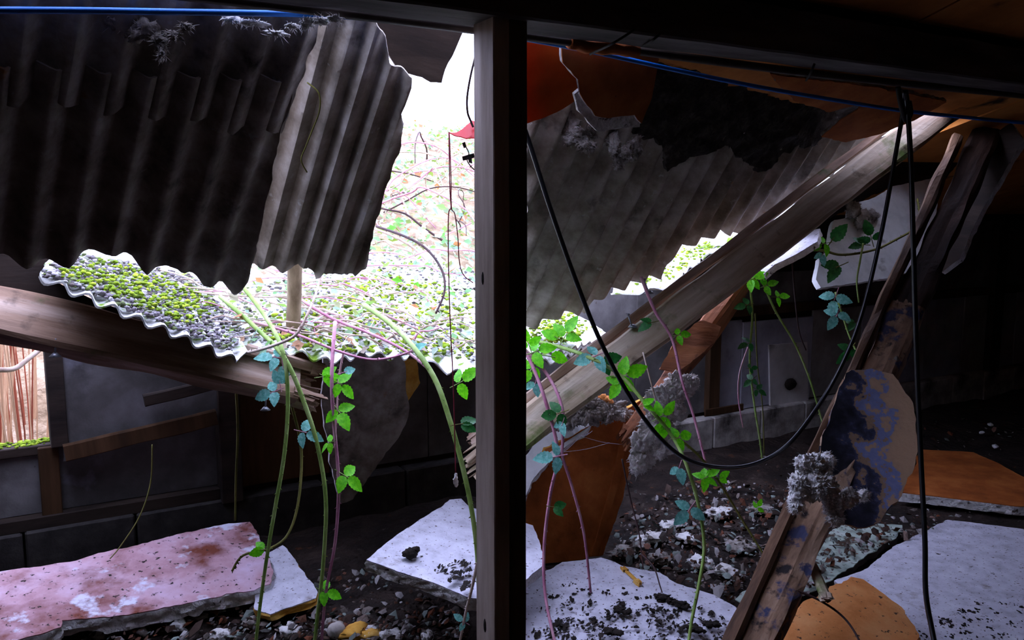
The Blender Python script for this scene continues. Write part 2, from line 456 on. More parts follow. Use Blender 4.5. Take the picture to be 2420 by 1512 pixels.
def slab(name, poly, pl, label, cat, face, core, thick=.05, rag=.012, crumble=.012, seed=0, group=None, face_grow=0, disp=None, back=None, ft=.004):
    """insulation board = facing sheet + crumbly core"""
    pts = [onP(p[0], p[1], pl) for p in poly]
    r = empty(name, min(pts, key=lambda p: p.z) - pl[1] * thick)
    tag(r, label, cat, group)
    sheet('facing', poly, pl, face, ft, rag=rag, seed=seed, parent=r, grow=face_grow, disp=disp, du=.06, dv=.06)
    sheet('core', poly, pl, [core, core, back or core], thick - ft, rag=rag * 1.15, crumble=crumble, seed=seed, parent=r, z0=-ft - .0005, disp=disp, du=.06, dv=.06)
    return r
def clump(name, blobs, mat, parent=None, seed=0, rough=.5, sub=4, freq=9, fib=0):
    """matted wool: overlapping torn lumps in one mesh; blobs = (centre, radius or (rx,ry,rz))"""
    bm = bmesh.new()
    for i, (c, r) in enumerate(blobs):
        rv = Vector((r, r, r)) if isinstance(r, (int, float)) else Vector(r)
        res = bmesh.ops.create_icosphere(bm, subdivisions=sub, radius=1)
        for v in res['verts']:
            q = Vector((v.co.x * rv.x, v.co.y * rv.y, v.co.z * rv.z))
            s = q * freq + Vector((seed * 7.1 + i * 3.3, i * 1.7, seed))
            d = 1 + rough * (noise.noise(s * 1.2) + .9 * abs(noise.noise(s * 3.1)) + .5 * noise.noise(s * 7) - .3)
            v.co = Vector(c) + q * d
    if fib:
        rnd = random.Random(seed + 5)
        src = [(v.co.copy()) for v in bm.verts]
        cs = [Vector(b_[0]) for b_ in blobs]
        for k in range(fib):
            p = rnd.choice(src)
            c = min(cs, key=lambda q: (q - p).length_squared)
            dr_ = ((p - c).normalized() + Vector((rnd.gauss(0, .8), rnd.gauss(0, .8), rnd.gauss(-.3, .8)))).normalized()
            sd = dr_.orthogonal().normalized() * rnd.uniform(.0006, .0016)
            L = rnd.uniform(.004, .015)
            b2 = Vector((rnd.gauss(0, .5), rnd.gauss(0, .5), rnd.gauss(-.4, .4))) * L * .6
            a1, a2 = bm.verts.new(p - sd - dr_ * .004), bm.verts.new(p + sd - dr_ * .004)
            m1, m2 = bm.verts.new(p + dr_ * L * .5 - sd * .8), bm.verts.new(p + dr_ * L * .5 + sd * .8)
            t1 = bm.verts.new(p + dr_ * L + b2)
            bm.faces.new((a1, a2, m2, m1)); bm.faces.new((m1, m2, t1))
    return finish(name, bm, mat, parent)
def pxclump(name, bl, mat, parent=None, **k):
    return clump(name, [(W(x, y, d), (r * d / FPX if isinstance(r, (int, float)) else tuple(q * d / FPX for q in r))) for (x, y, d, r) in bl], mat, parent, **k)

# ------------------------------------------------------------------ the shell of the shed
WY = 4.1            # inner face of the long wall
PW = W(1168, 756, 2.12)      # front arris of the post
BY, BZ = PW.y, 2.055         # beam line
bm = bmesh.new()
nx, ny = 200, 104
g = [[bm.verts.new((-3.2 + 12.8 * i / nx, -2.6 + 6.75 * j / ny, .022 * nz(i * .35, j * .35) + .03 * nz(i * .09, j * .09, 4))) for j in range(ny + 1)] for i in range(nx + 1)]
for i in range(nx):
    for j in range(ny):
        bm.faces.new((g[i][j], g[i + 1][j], g[i + 1][j + 1], g[i][j + 1]))
tag(finish('floor', bm, m_dirt, recentre=False), 'dark earth floor of the derelict shed', None, kind='structure')
for nm, lo, hi in (('wall_left', (-3.3, -2.7, -.1), (-3.2, 4.3, 3.4)), ('wall_right', (9.6, -2.7, -.1), (9.7, 4.3, 3.4)), ('wall_rear', (-3.3, -2.8, -.1), (9.7, -2.7, 3.6))):
    tag(box(nm, lo, hi, m_shell, bevel=0), kind='structure')

def roofz(Y):
    return 2.19 + .29 * (BY + .05 - Y)
# near-side ceiling: boards under a dark backing
def ceil_panel(name, x0, x1, y0, y1, mat, thick, off, parent=None):
    bm = bmesh.new()
    vs = add_box(bm, (x0, y0, 0), (x1, y1, thick))
    for v in bm.verts: v.co.z += roofz(v.co.y) + off
    bmesh.ops.recalc_face_normals(bm, faces=bm.faces[:])
    return finish(name, bm, mat, parent, smooth=False)
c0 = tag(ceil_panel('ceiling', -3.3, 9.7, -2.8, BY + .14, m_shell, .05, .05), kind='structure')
k = 0
for i in range(11):
    for (ya, yb) in ((BY - 1.2, BY - .0), (BY - 2.4, BY - 1.206), (BY - 3.6, BY - 2.406)):
        ceil_panel('board', -3.25 + i * 1.18, -3.25 + (i + 1) * 1.18 - .006, ya, yb, m_ceil, .03, .012 + .004 * nz(i * 3.1, ya), c0)
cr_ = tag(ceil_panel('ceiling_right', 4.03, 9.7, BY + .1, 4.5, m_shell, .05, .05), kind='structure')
for i in range(5):
    for (ya, yb) in ((BY + .12, 3.1), (3.106, WY + .02)):
        ceil_panel('board', 4.06 + i * 1.12, 4.06 + (i + 1) * 1.12 - .006, ya, yb, m_ceil, .03, .012 + .004 * nz(i * 2.1, ya), cr_)
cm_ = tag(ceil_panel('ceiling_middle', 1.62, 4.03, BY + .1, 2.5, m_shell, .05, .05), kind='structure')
for i in range(2):
    ceil_panel('board', 1.64 + i * 1.2, 1.64 + (i + 1) * 1.2 - .006, BY + .12, 2.48, m_ceil, .03, .012, cm_)
tag(ceil_panel('ceiling_left', -3.3, -.32, BY + .1, 4.5, m_shell, .05, .05), kind='structure')

# long wall: outer skin with the window opening, panels, studs, rails and the block course
XW = onY(108, 900, WY).x
ZS, ZT = onY(60, 1066, WY).z, 1.2
bm = bmesh.new()
add_box(bm, (-3.2, WY + .07, -.1), (XW - .75, WY + .1, 1.25))
add_box(bm, (XW - .75, WY + .07, -.1), (XW, WY + .1, ZS))
add_box(bm, (XW, WY + .07, -.1), (3.2, WY + .1, 1.16))
add_box(bm, (3.2, WY + .07, -.1), (9.7, WY + .1, 1.62))
wall = tag(finish('wall_back', bm, m_shell, smooth=False, recentre=False), kind='structure')
ZB = .215
x = -3.15; i = 0
blk = {}
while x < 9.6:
    o = box('block', (x, WY - .03, -.06), (x + .435, WY + .07, ZB + .008 * nz(i * 1.7)), m_blockshade if x < 2.4 else m_block, wall, bevel=.008)
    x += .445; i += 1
def wpanel(x0, x1, z0, z1, mat, y=0, name='panel', nm=None):
    return box(name, (x0, WY + .045 + y, z0), (x1, WY + .062 + y, z1), mat, wall, bevel=.003)
def wx(px, py): return onY(px, py, WY + .05).x
def wz(px, py): return onY(px, py, WY + .05).z
# left bay
XS0, XS1 = wx(97, 1180), wx(146, 1180)
XD0, XD1 = wx(512, 1100), wx(562, 1100)
wpanel(-1.2, XS0 + .01, .27, ZS, m_panel)
wpanel(XS1 - .01, XD0 + .01, .27, .98, m_paneldark)
box('stud', (XS0, WY + .0, .25), (XS1, WY + .06, ZS + .005), m_stud, wall)
box('stud', (wx(108, 900), WY - .05, ZS + .01), (wx(150, 900), WY + .06, 1.2), m_darkwood, wall)
box('stud', (XD0, WY - .05, .2), (XD1, WY + .06, 1.16), m_darkwood, wall)
box('rail', (-3.1, WY - .01, .212), (XD0, WY + .065, .27), m_darkwood, wall)
wpanel(XD1 - .01, wx(775, 1000), .24, 1.1, m_ply)
wpanel(wx(775, 1000) + .004, wx(1010, 1000), .24, 1.1, m_panel)
wpanel(wx(1010, 1000) + .004, wx(1330, 950), .24, 1.12, m_panel)
# right bays
xs = [wx(p, 900) for p in (1330, 1500, 1672)]
for a, b in zip(xs, xs[1:]): wpanel(a + .004, b, .24, 1.12, m_panel)
edges = [1680, 1750, 1915, 2030, 2180, 2268, 2330, 2390, 2430, 2480]
for q, (a, b) in enumerate(zip(edges, edges[1:])):
    wpanel(wx(a, 850) + .004, wx(b, 850), .22, wz(a, 755) - .02 if q < 2 else .88, (m_panelblue, m_panelblue, m_panelgrey)[q % 3], y=-.006 * (q % 2))
wpanel(wx(2480, 850), 9.5, .22, .88, m_panelgrey)
wpanel(wx(1330, 850), 5.6, .935, 1.16, m_panel, y=.002)
wpanel(5.604, 7.4, .935, 1.5, m_panel, y=.002)
wpanel(7.404, 9.5, .935, 1.5, m_panel, y=.002)
box('rail', (wx(1560, 800), WY + .0, .875), (9.5, WY + .05, .94), m_stud, wall)
box('stud', (wx(1664, 900), WY - .0, .24), (wx(1690, 900), WY + .05, .875), m_stud, wall)
box('stud', (wx(2325, 800), WY - .02, .22), (wx(2348, 800), WY + .05, 1.45), m_darkwood, wall)
box('rail', (wx(1642, 1015), WY - .045, .235), (wx(1732, 1010), WY - .032, .285), m_stud, wall)
tag(box('trim_1', (XW - .76, WY + .02, ZS - .03), (XW + .02, WY + .13, ZS + .012), m_darkwood), kind='structure')
tag(box('trim_2', (-3.2, WY - .02, 1.24), (-.38, WY + .1, 1.34), m_darkwood), kind='structure')

# light square patch board with a fist hole
bm = bmesh.new()
pl = (Vector((0, WY + .025, 0)), Vector((0, -1, 0)))
po = [(1818, 815), (1908, 808), (1912, 1000), (1822, 1008)]   # nailed over the panel joint
o = sheet('patch_board', po, pl, m_panelpale, .014, du=.03, dv=.03, disp=lambda x, y: -.02 * math.exp(-((x - .03) ** 2 + (y + .02) ** 2) / .0016))
tag(o, 'pale rectangular board with a fist-sized dent fixed on the grey wall panels', 'board')
pxclump('dent_hole', [(1866, 908, proj(Vector((0, 0, 0)) + onP(1866, 908, pl))[2] - .03, (18, 7, 16))], m_soil, o, sub=2, rough=.3)

# moss on the sill
rnd = random.Random(5)
_t = bmesh.new(); bmesh.ops.create_icosphere(_t, subdivisions=1, radius=1)
_t.verts.index_update()
ICO = ([v.co.copy() for v in _t.verts], [[v.index for v in f.verts] for f in _t.faces]); _t.free()
def add_lump(bm, c, r, rnd, flat=.6, sub=1):
    a = rnd.uniform(0, 99)
    sx, sy = rnd.uniform(.7, 1.3), rnd.uniform(.7, 1.3)
    vs = []
    for q in ICO[0]:
        d = 1 + .7 * nz(q.x * 1.6 + a, q.y * 1.6, q.z * 1.6)
        vs.append(bm.verts.new((c[0] + q.x * r * d * sx, c[1] + q.y * r * d * sy, c[2] + q.z * r * flat * d)))
    for f in ICO[1]:
        bm.faces.new([vs[k] for k in f])
bm = bmesh.new()
for i in range(260):
    add_lump(bm, (rnd.uniform(XW - .74, XW + .015), rnd.uniform(WY + .03, WY + .13), ZS + .014), rnd.uniform(.006, .016), rnd)
tag(finish('moss', bm, m_moss), 'bright green moss growing on the open window sill', 'moss', kind='stuff')

# tilted upper wall board with its rail, dark batten beside it
yb = WY - .03
plw = (Vector((0, yb, 0)), Vector((0, -1, 0)))
r = empty('wall_board', onP(300, 1080, plw))
tag(r, 'grey stained wall board hanging askew with a brown rail along its foot', 'board')
sheet('panel', [(146, 820), (230, 800), (515, 850), (512, 1005), (150, 1092)], plw, m_paneldark, .012, parent=r, disp=lambda x, y: .003 * nz(x * 5, y * 5), rag=.004)
board('rail', onP(152, 1070, (plw[0] + Vector((0, -.03, 0)), plw[1])), onP(512, 985, (plw[0] + Vector((0, -.03, 0)), plw[1])), .03, .075, m_stud, r)
tag(board('batten', onY(340, 946, WY - .1), onY(545, 898, WY - .1), .03, .055, m_darkwood), 'short dark batten jutting under the broken purlin before the wall board', 'batten')

# ------------------------------------------------------------------ post and beam
lo, hi = .02, .3
def solve(f, target):
    a, b = 0.01, .4
    for _ in range(40):
        m_ = (a + b) / 2
        if f(m_) < target: a = m_
        else: b = m_
    return a
pa = solve(lambda t: proj(PW + Vector((t, 0, 0)))[0], 1247)
pb = solve(lambda t: -proj(PW + Vector((0, t, 0)))[0], -1122)
p = empty('support_post', (PW.x + pa / 2, PW.y + pb / 2, 0))
tag(p, 'tall squared timber post standing in the middle, holding up the roof beam', 'post')
gp = pa * .46
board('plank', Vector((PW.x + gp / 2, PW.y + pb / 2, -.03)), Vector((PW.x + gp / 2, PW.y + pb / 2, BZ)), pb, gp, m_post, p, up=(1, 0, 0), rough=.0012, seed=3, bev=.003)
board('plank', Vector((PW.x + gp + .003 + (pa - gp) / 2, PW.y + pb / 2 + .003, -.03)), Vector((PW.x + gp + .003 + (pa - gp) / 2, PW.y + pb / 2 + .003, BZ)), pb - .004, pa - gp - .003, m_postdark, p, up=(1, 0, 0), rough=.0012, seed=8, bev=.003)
for (kx, ky, kr) in ((1141, 658, .012), (1146, 1478, .014)):
    pc = W(kx, ky, 2.12); t = (PW.x - CAM.x) / (pc - CAM).x
    c = CAM + (pc - CAM) * t
    clump('knot', [(c + Vector((.001, 0, 0)), (.004, kr * .6, kr * 1.6))], m_soil, p, sub=2, rough=.2)

b = empty('roof_beam', (3, BY + .06, BZ))
tag(b, 'long dark timber roof beam running over the post', 'beam')
board('timber', Vector((-3.2, BY + .055, BZ + .065)), Vector((9.6, BY + .055, BZ + .065)), .15, .13, m_beam, b, rough=.002, seed=12)
tube('conduit', [Vector((x, BY + .15, BZ - .005 + .006 * sin(x * 2))) for x in [i * .5 - 3 for i in range(24)]], .013, m_pipe, b)
pl_ = []
for i in range(9):
    q = onY(1345 + i * 20, 100 + i * 2.4, BY + .15)
    pl_.append(q)
bm = bmesh.new()
add_tube(bm, pl_, .02, 9)
for v in bm.verts: v.co += Vector((0, 0, .008 * nz(v.co.x * 30, v.co.y * 30, v.co.z * 40)))
o = finish('rag', bm, m_orange, b)
o['label'] = 'orange rag wrapped round the conduit'
for q0, q1 in (((1395, 128), (1500, 70)), ((1516, 108), (1560, 80)), ((1905, 190), (1925, 150))):
    tube('tie_wire', [onY(*q0, BY + .13), onY((q0[0] + q1[0]) / 2, (q0[1] + q1[1]) / 2 + 4, BY + .0), onY(*q1, BY - .025)], .0035, m_iron, b)

# ------------------------------------------------------------------ cables
def ypts(lst, Y):
    return [onY(x, y, Y) for x, y in lst]
tag(tube('blue_cable', ypts([(-120, 24), (0, 24), (200, 25), (400, 28), (600, 31), (770, 36), (900, 46), (1050, 64), (1180, 82), (1260, 95), (1330, 108), (1420, 126), (1600, 166), (1800, 207), (2000, 241), (2130, 261), (2280, 277), (2420, 290), (2600, 300)], BY + .2), .0072, m_blue, n=4),
    'bright blue cable strung along under the roof beam', 'cable')
cd = 3.35
tag(tube('black_cable', [W(1150, 130, 2.45), W(1215, 240, 2.5), W(1250, 335, 2.55), W(1300, 490, 2.6), W(1360, 660, 2.7), W(1420, 808, 2.75), W(1490, 940, 2.8), W(1560, 1035, 2.85), W(1630, 1088, 2.9), W(1720, 1105, 2.95), W(1800, 1090, 3.0), W(1870, 1043, 3.0), W(1940, 950, 3.05), W(1995, 850, 3.05), W(2040, 730, 3.05), W(2085, 540, 3.05), W(2120, 345, 3.0), W(2132, 275, 2.98), W(2138, 215, 2.9)], .0078, m_black, n=8),
    'black cable sagging in a long loop from the post to the right-hand beam', 'cable')
tag(tube('black_cable', [W(2140, 215, 2.9), W(2146, 270, 2.95), W(2154, 420, 2.97), W(2160, 640, 2.98), W(2168, 900, 2.98), W(2178, 1120, 2.95), W(2186, 1280, 2.9), W(2188, 1400, 2.86), W(2205, 1500, 2.8), W(2225, 1600, 2.72)], .0088, m_black, n=8),
    'black cable hanging straight down from the beam beside the rotten timber', 'cable')
o = tube('cable_hook', [W(2122, 205, 2.88), W(2128, 240, 2.9), W(2135, 268, 2.95), W(2142, 285, 2.97), W(2152, 268, 2.95), W(2148, 240, 2.93)], .009, m_iron)
tag(o, 'dark bent hook gathering the black cables under the beam', 'hook')

# ------------------------------------------------------------------ hanging corrugated sheets, left side
def plY(a, Ya, b, Yb, c, Yc):
    return plane3(onY(*a, Ya), onY(*b, Yb), onY(*c, Yc))
plA = plY((0, 40), 2.12, (760, 40), 2.12, (300, 620), 2.62)
sheet('corrugated_sheet', [(-260, 150), (-150, 140), (60, 150), (280, 170), (520, 180), (705, 190), (650, 380), (583, 660), (548, 690), (520, 668), (480, 668), (440, 640), (418, 628), (380, 640), (345, 640), (315, 612), (255, 596), (190, 602), (160, 622), (60, 622), (-60, 600), (-330, 600)], plA, [m_cement] * 3, .007, ridge=((700, 60), (560, 600)) if False else ((250, 60), (160, 560)), du=.0125, dv=.08, disp=corr(.1, .019, 1), rag=.008, seed=1)
oA = bpy.data.objects['corrugated_sheet']
tag(oA, 'dark corrugated cement roof sheet hanging lowest on the left, ragged foot', 'roof sheet')
plA2 = (plA[0] - plA[1] * .012, plA[1])
o = sheet('corrugated_sheet', [(-330, -80), (790, -40), (712, 200), (668, 320), (600, 290), (540, 298), (470, 268), (400, 285), (300, 250), (220, 262), (120, 225), (40, 240), (-260, 210)], plA2, [m_cement] * 3, .007, ridge=((250, 60), (160, 560)), du=.0125, dv=.08, disp=lambda x, y: .019 * sin(2 * pi * (x + .035) / .1) + .012, rag=.012, seed=4)
tag(o, 'dark corrugated cement roof sheet tucked under the beam, above the lowest left sheet', 'roof sheet')
plB = plY((780, 40), 2.22, (1000, 60), 2.13, (720, 650), 2.76)
o = sheet('corrugated_sheet', [(690, -40), (885, -20), (890, 38), (905, 75), (915, 110), (925, 145), (950, 165), (972, 182), (965, 225), (950, 265), (955, 300), (948, 350), (930, 400), (905, 480), (880, 560), (866, 628), (838, 658), (815, 640), (785, 655), (765, 640), (748, 662), (728, 630), (704, 628), (688, 640), (668, 640), (640, 634), (608, 630), (580, 628), (575, 690), (545, 690), (560, 560), (630, 300)], plB, [m_cementold] * 3, .007, ridge=((820, 100), (690, 560)), du=.0095, dv=.08, disp=corr(.064, .0145, 2), rag=.007, seed=2)
tag(o, 'corrugated cement roof sheet with daylight streaking its ribs, beside the bright hole', 'roof sheet')
o = sheet('torn_board', [(870, 20), (1098, 62), (1078, 115), (1060, 150), (1042, 196), (1018, 192), (985, 180), (940, 165), (905, 110)], plY((900, 40), 2.35, (1090, 60), 2.4, (980, 190), 2.5), [m_darkwood, m_wool, m_darkwood], .02, rag=.006, seed=9, crumble=.004)
tag(o, 'dark scrap of ceiling board hanging at the top of the bright hole', 'board')
# torn wool fringe at the head of the left sheets
for i, (lab, bl) in enumerate((
    ('dark wool tuft with a pale dangling tip under the beam, far left', [(300, 60, 1.9, (40, 20, 26)), (345, 75, 1.9, (34, 16, 26)), (375, 100, 1.9, (18, 12, 24)), (382, 130, 1.9, (8, 7, 16)), (410, 85, 1.9, (22, 10, 10)), (435, 62, 1.9, (14, 9, 10))],),
    ('pale curl of wool torn along the beam above the streaked sheet', [(560, 48, 1.95, (26, 9, 8)), (650, 78, 1.95, (16, 8, 8)), (690, 62, 1.95, (18, 9, 8)), (722, 55, 1.95, (12, 8, 14)), (790, 44, 1.95, (16, 8, 7)), (755, 48, 1.95, (20, 8, 8))]),
)) if False else enumerate((
    ('dark wool tuft with a pale dangling tip under the beam', [(300, 60, 1.9, (40, 20, 26)), (345, 75, 1.9, (34, 16, 26)), (375, 100, 1.9, (18, 12, 24)), (382, 130, 1.9, (8, 7, 16)), (410, 85, 1.9, (22, 10, 10)), (435, 62, 1.9, (14, 9, 10))]),
    ('pale curl of wool torn along the beam above the streaked sheet', [(560, 48, 1.95, (26, 9, 8)), (600, 56, 1.95, (24, 9, 8)), (650, 78, 1.95, (26, 8, 8)), (690, 62, 1.95, (18, 9, 8)), (722, 55, 1.95, (16, 8, 14)), (755, 48, 1.95, (20, 8, 8)), (790, 44, 1.95, (16, 8, 7))]))):
    tag(pxclump('insulation_tuft', bl, [m_wool, m_woolwhite][i], sub=3, rough=.9, freq=30, seed=i, fib=500), lab, 'insulation')
tag(tube('root_fibre', [onP(718, 198, plB) - Vector((0, .03, 0)), onP(740, 225, plB) - Vector((0, .05, 0)), onP(742, 265, plB) - Vector((0, .05, 0)), onP(728, 310, plB) - Vector((0, .04, 0)), onP(710, 350, plB) - Vector((0, .05, 0)), onP(700, 380, plB) - Vector((0, .05, 0)), onP(716, 408, plB) - Vector((0, .04, 0))], .0022, m_stemo, sides=5), 'thin curling root fibre clinging to the streaked roof sheet', 'root')

# ------------------------------------------------------------------ right hanging sheet and torn ceiling
plC = plY((1260, 200), 2.3, (1260, 740), 2.95, (2050, 320), 2.72)
o = sheet('corrugated_sheet', [(1238, 40), (1500, 90), (1900, 180), (2110, 262), (2068, 330), (1992, 390), (1900, 450), (1850, 480), (1800, 512), (1770, 545), (1735, 556), (1700, 548), (1640, 575), (1600, 590), (1572, 620), (1556, 655), (1500, 668), (1470, 680), (1430, 692), (1405, 708), (1385, 745), (1352, 738), (1320, 745), (1285, 762), (1238, 778)], plC, [m_cementold] * 3, .007, ridge=((1560, 330), (1425, 600)), du=.0095, dv=.08, disp=corr(.112, .02, 3), rag=.009, seed=3)
tag(o, 'big corrugated cement roof sheet sagging behind the post on its right', 'roof sheet')
plD = plY((1250, 110), 2.14, (1550, 165), 2.16, (1300, 290), 2.3)
slab('torn_board', [(1236, 60), (1400, 85), (1560, 140), (1470, 190), (1395, 205), (1365, 235), (1330, 258), (1300, 272), (1262, 286), (1236, 296)], plD, 'red-orange torn ceiling board glowing beside the post under the blue cable', 'board', m_orangethin, m_orangethin, .014, rag=.006, crumble=.003, seed=21)
plD2 = plY((1400, 140), 2.1, (1550, 165), 2.12, (1440, 300), 2.2)
bD2 = slab('torn_board', [(1385, 203), (1368, 188), (1330, 150), (1320, 60), (1570, 90), (1540, 230), (1516, 292), (1500, 272), (1470, 276), (1440, 280), (1408, 272), (1388, 250), (1372, 222)], plD2, 'orange ceiling board flap with a broken white lower edge, right of the post', 'board', m_orange, m_foam, .016, rag=.006, crumble=.006, seed=22)
o = sheet('broken_edge', [(1358, 222), (1376, 205), (1392, 225), (1396, 250), (1412, 268), (1440, 278), (1470, 270), (1512, 258), (1512, 300), (1470, 302), (1440, 308), (1412, 312), (1390, 290), (1366, 262)], (plD2[0] - plD2[1] * .012, plD2[1]), m_foam, .012, rag=.006, crumble=.006, seed=23, parent=bD2)
o['label'] = 'white broken plaster edge'
slab('torn_board', [(1820, 175), (2060, 205), (2240, 240), (2160, 285), (2080, 318), (2000, 335), (1940, 325), (1985, 285), (2060, 240), (1960, 265), (1880, 240)], plY((1850, 190), 2.2, (2230, 240), 2.25, (1960, 330), 2.55), 'dull orange ceiling board drooping behind the cable hook', 'board', m_orange, m_wool, .018, rag=.01, crumble=.008, seed=24)
def wl(name, lab, bl, m, **k):
    k.setdefault('fib', 2200)
    return tag(pxclump(name, bl, m, **k), lab, 'insulation')
wl('insulation_wad', 'brown wool wad with a bright frayed edge under the red ceiling board', [(1345, 290, 2.85, (22, 16, 34)), (1352, 325, 2.85, (22, 14, 24)), (1385, 345, 2.85, (24, 14, 14)), (1375, 305, 2.9, (30, 16, 36))], m_wool, sub=4, rough=.6, freq=20)
wl('insulation_wad', 'lower hanging wool lump below the white board edge', [(1455, 355, 2.95, (14, 12, 30)), (1480, 365, 2.95, (18, 12, 22)), (1462, 388, 2.95, (12, 10, 14)), (1500, 345, 3.0, (20, 14, 22)), (1430, 320, 3.0, (40, 16, 18))], m_wool, sub=4, rough=.7, freq=20, seed=3)
o = sheet('insulation_mat', [(1500, 150), (1700, 160), (1900, 200), (2010, 250), (1960, 300), (1935, 345), (1880, 350), (1850, 368), (1820, 395), (1790, 405), (1770, 380), (1745, 372), (1735, 345), (1700, 322), (1650, 318), (1620, 330), (1596, 345), (1590, 395), (1576, 400), (1572, 350), (1540, 330), (1500, 318), (1480, 300)], (plC[0] + plC[1] * .03, plC[1]), m_wooldark, .02, rag=.03, ragstep=.012, crumble=.012, seed=6, du=.02, dv=.02, disp=lambda x, y: .018 * nz(x * 14, y * 14) + .012 * nz(x * 40, y * 40))
tag(o, 'sooty black wool mat clinging along the top of the right roof sheet', 'insulation')

# ------------------------------------------------------------------ snapped purlins
pr = empty('broken_purlin', onY(760, 930, 3.0))
tag(pr, 'snapped timber purlin sloping down from the left with a splintered end', 'timber')
plp = (Vector((0, 2.96, 0)), Vector((0, -1, 0)))
board('timber', onY(-230, 690, 3.0), onY(700, 902, 3.0), .075, .168, m_timber, pr, rough=.006, seed=31, splint=(0, .11), bev=.012, up=(0, .6, .8))
board('timber_splinter', onY(430, 780, 2.99), onY(745, 868, 2.99), .05, .035, m_timber, pr, rough=.006, seed=32, splint=(.04, .05))
board('timber_splinter', onY(560, 905, 2.98), onY(700, 950, 2.98), .04, .03, m_timber, pr, rough=.006, seed=33, splint=(.04, .08))
for q in ((130, 838), (627, 965)):
    r_ = empty('roofing_nail', onY(q[0], q[1], 2.9)); tag(r_, 'galvanised roofing nail with a domed washer, hanging %s' % ('near the window opening' if q[0] < 300 else 'below the splintered purlin end'), 'nail')
    c = onY(q[0], q[1], 2.93)
    tube('shank', [c, c + Vector((.005, 0, .05))], .003, m_metal, r_, sides=6)
    bm = bmesh.new()
    bmesh.ops.create_cone(bm, cap_ends=True, segments=14, radius1=.018, radius2=.006, depth=.012, matrix=Matrix.Translation(c))
    finish('washer', bm, m_metal, r_)

pr = empty('fallen_purlin', W(1060, 1090, 3.35))
tag(pr, 'long weathered purlin slanting down to the left behind the post', 'timber')
P0, P1 = W(1085, 1072, 3.3), W(2185, 300, 4.0)
a0, a1 = W(1160, 1075, 3.32), W(2270, 232, 4.1)
sidev = (-(ray(1500, 800))).normalized()
board('timber', a0, a1, .075, .14, m_timberpale, pr, rough=.006, seed=41, splint=(.12, 0), bev=.012, up=(0, .5, .87))
board('batten', W(1130, 1030, 3.42), W(2120, 283, 4.08), .05, .04, m_timber, pr, rough=.005, seed=42, splint=(.05, 0), up=(0, .5, .87))
for q in ((1484, 742, 1493, 770), (1522, 660, 1532, 690)):
    r_ = empty('roofing_bolt', W(q[2], q[3], 3.5)); tag(r_, 'zinc roofing bolt standing up from the weathered purlin, %s' % ('the lower one' if q[0] < 1500 else 'the upper one in the moss'), 'bolt')
    tube('shank', [W(q[2], q[3], 3.5), W(q[0], q[1], 3.5)], .004, m_metal, r_, sides=6)
    bm = bmesh.new(); bmesh.ops.create_cone(bm, cap_ends=True, segments=6, radius1=.009, radius2=.009, depth=.008, matrix=Matrix.Translation(W(q[0], q[1], 3.5)))
    finish('head', bm, m_metal, r_)
    bm = bmesh.new(); bmesh.ops.create_cone(bm, cap_ends=True, segments=14, radius1=.02, radius2=.01, depth=.012, matrix=Matrix.Translation(W(q[2] + 2, q[3], 3.5)))
    finish('washer', bm, m_metal, r_)
pr = empty('rusty_strut', W(1500, 1000, 3.95))
tag(pr, 'rust-brown strut propped under the weathered purlin', 'timber')
board('timber', W(1490, 1030, 3.75), W(1775, 640, 4.0), .07, .12, m_timberrust, pr, rough=.008, seed=51, splint=(.06, 0), up=(-.3, -.4, .8), bev=.012)
sheet('bark_flap', [(1560, 870), (1600, 790), (1660, 755), (1705, 770), (1690, 810), (1640, 850), (1600, 880)], plane3(W(1560, 870, 3.76), W(1705, 770, 3.8), W(1660, 755, 3.82)), m_timberrust, .012, rag=.008, crumble=.005, parent=pr, disp=lambda x, y: .01 * nz(x * 12, y * 12), du=.03, dv=.03)
wl('insulation_wad', 'shaggy grey wool sleeve hanging off the foot of the rusty strut', [(1600, 915, 3.64, (48, 24, 34)), (1575, 955, 3.64, (56, 24, 50)), (1550, 1010, 3.64, (48, 24, 56)), (1520, 1060, 3.64, (38, 20, 48)), (1628, 900, 3.66, (24, 16, 20)), (1510, 1100, 3.62, (26, 16, 26)), (1560, 1060, 3.66, (26, 18, 30))], m_woolpale, sub=5, rough=.45, freq=14, seed=9, fib=3000)

# ------------------------------------------------------------------ collapsed mossy eave sheets
plM1 = plane3(onY(95, 662, 2.72), onY(560, 848, 2.78), onY(330, 628, 3.55))
o = sheet('mossy_sheet', [(92, 652), (250, 720), (440, 800), (560, 850), (620, 800), (620, 640), (420, 612), (150, 560)], plM1, [m_cementtop, m_cementtop, m_cement], .007, ridge=(onY(300, 745, 2.75), onY(300, 745, 2.75) + Vector((0, 1, .1))), du=.0095, dv=.1, disp=corr(.076, .013, 6), rag=.006, seed=6)
tag(o, 'mossy corrugated eave sheet resting on the left purlin, wavy broken edge', 'roof sheet')
sheetM1 = o
plM2 = plane3(onY(600, 830, 2.95), onY(1110, 868, 2.95), onY(850, 620, 4.5))
o = sheet('mossy_sheet', [(520, 800), (640, 835), (700, 832), (770, 850), (860, 838), (930, 850), (985, 838), (1060, 872), (1120, 876), (1240, 846), (1330, 850), (1420, 800), (1340, 735), (1240, 700), (1120, 560), (900, 600), (640, 640), (500, 650)], plM2, [m_cementtop, m_cementtop, m_cement], .007, ridge=(onY(900, 840, 2.95), onY(900, 840, 2.95) + Vector((.1, 1, .18))), du=.0095, dv=.1, disp=corr(.076, .013, 8, .02), rag=.012, seed=8)
tag(o, 'broad mossy collapsed roof sheet under the bright hole, tangled with brambles', 'roof sheet')
sheetM2 = o
plM3 = plane3(onY(1250, 770, 3.2), onY(1430, 790, 3.3), onY(1350, 738, 3.7))
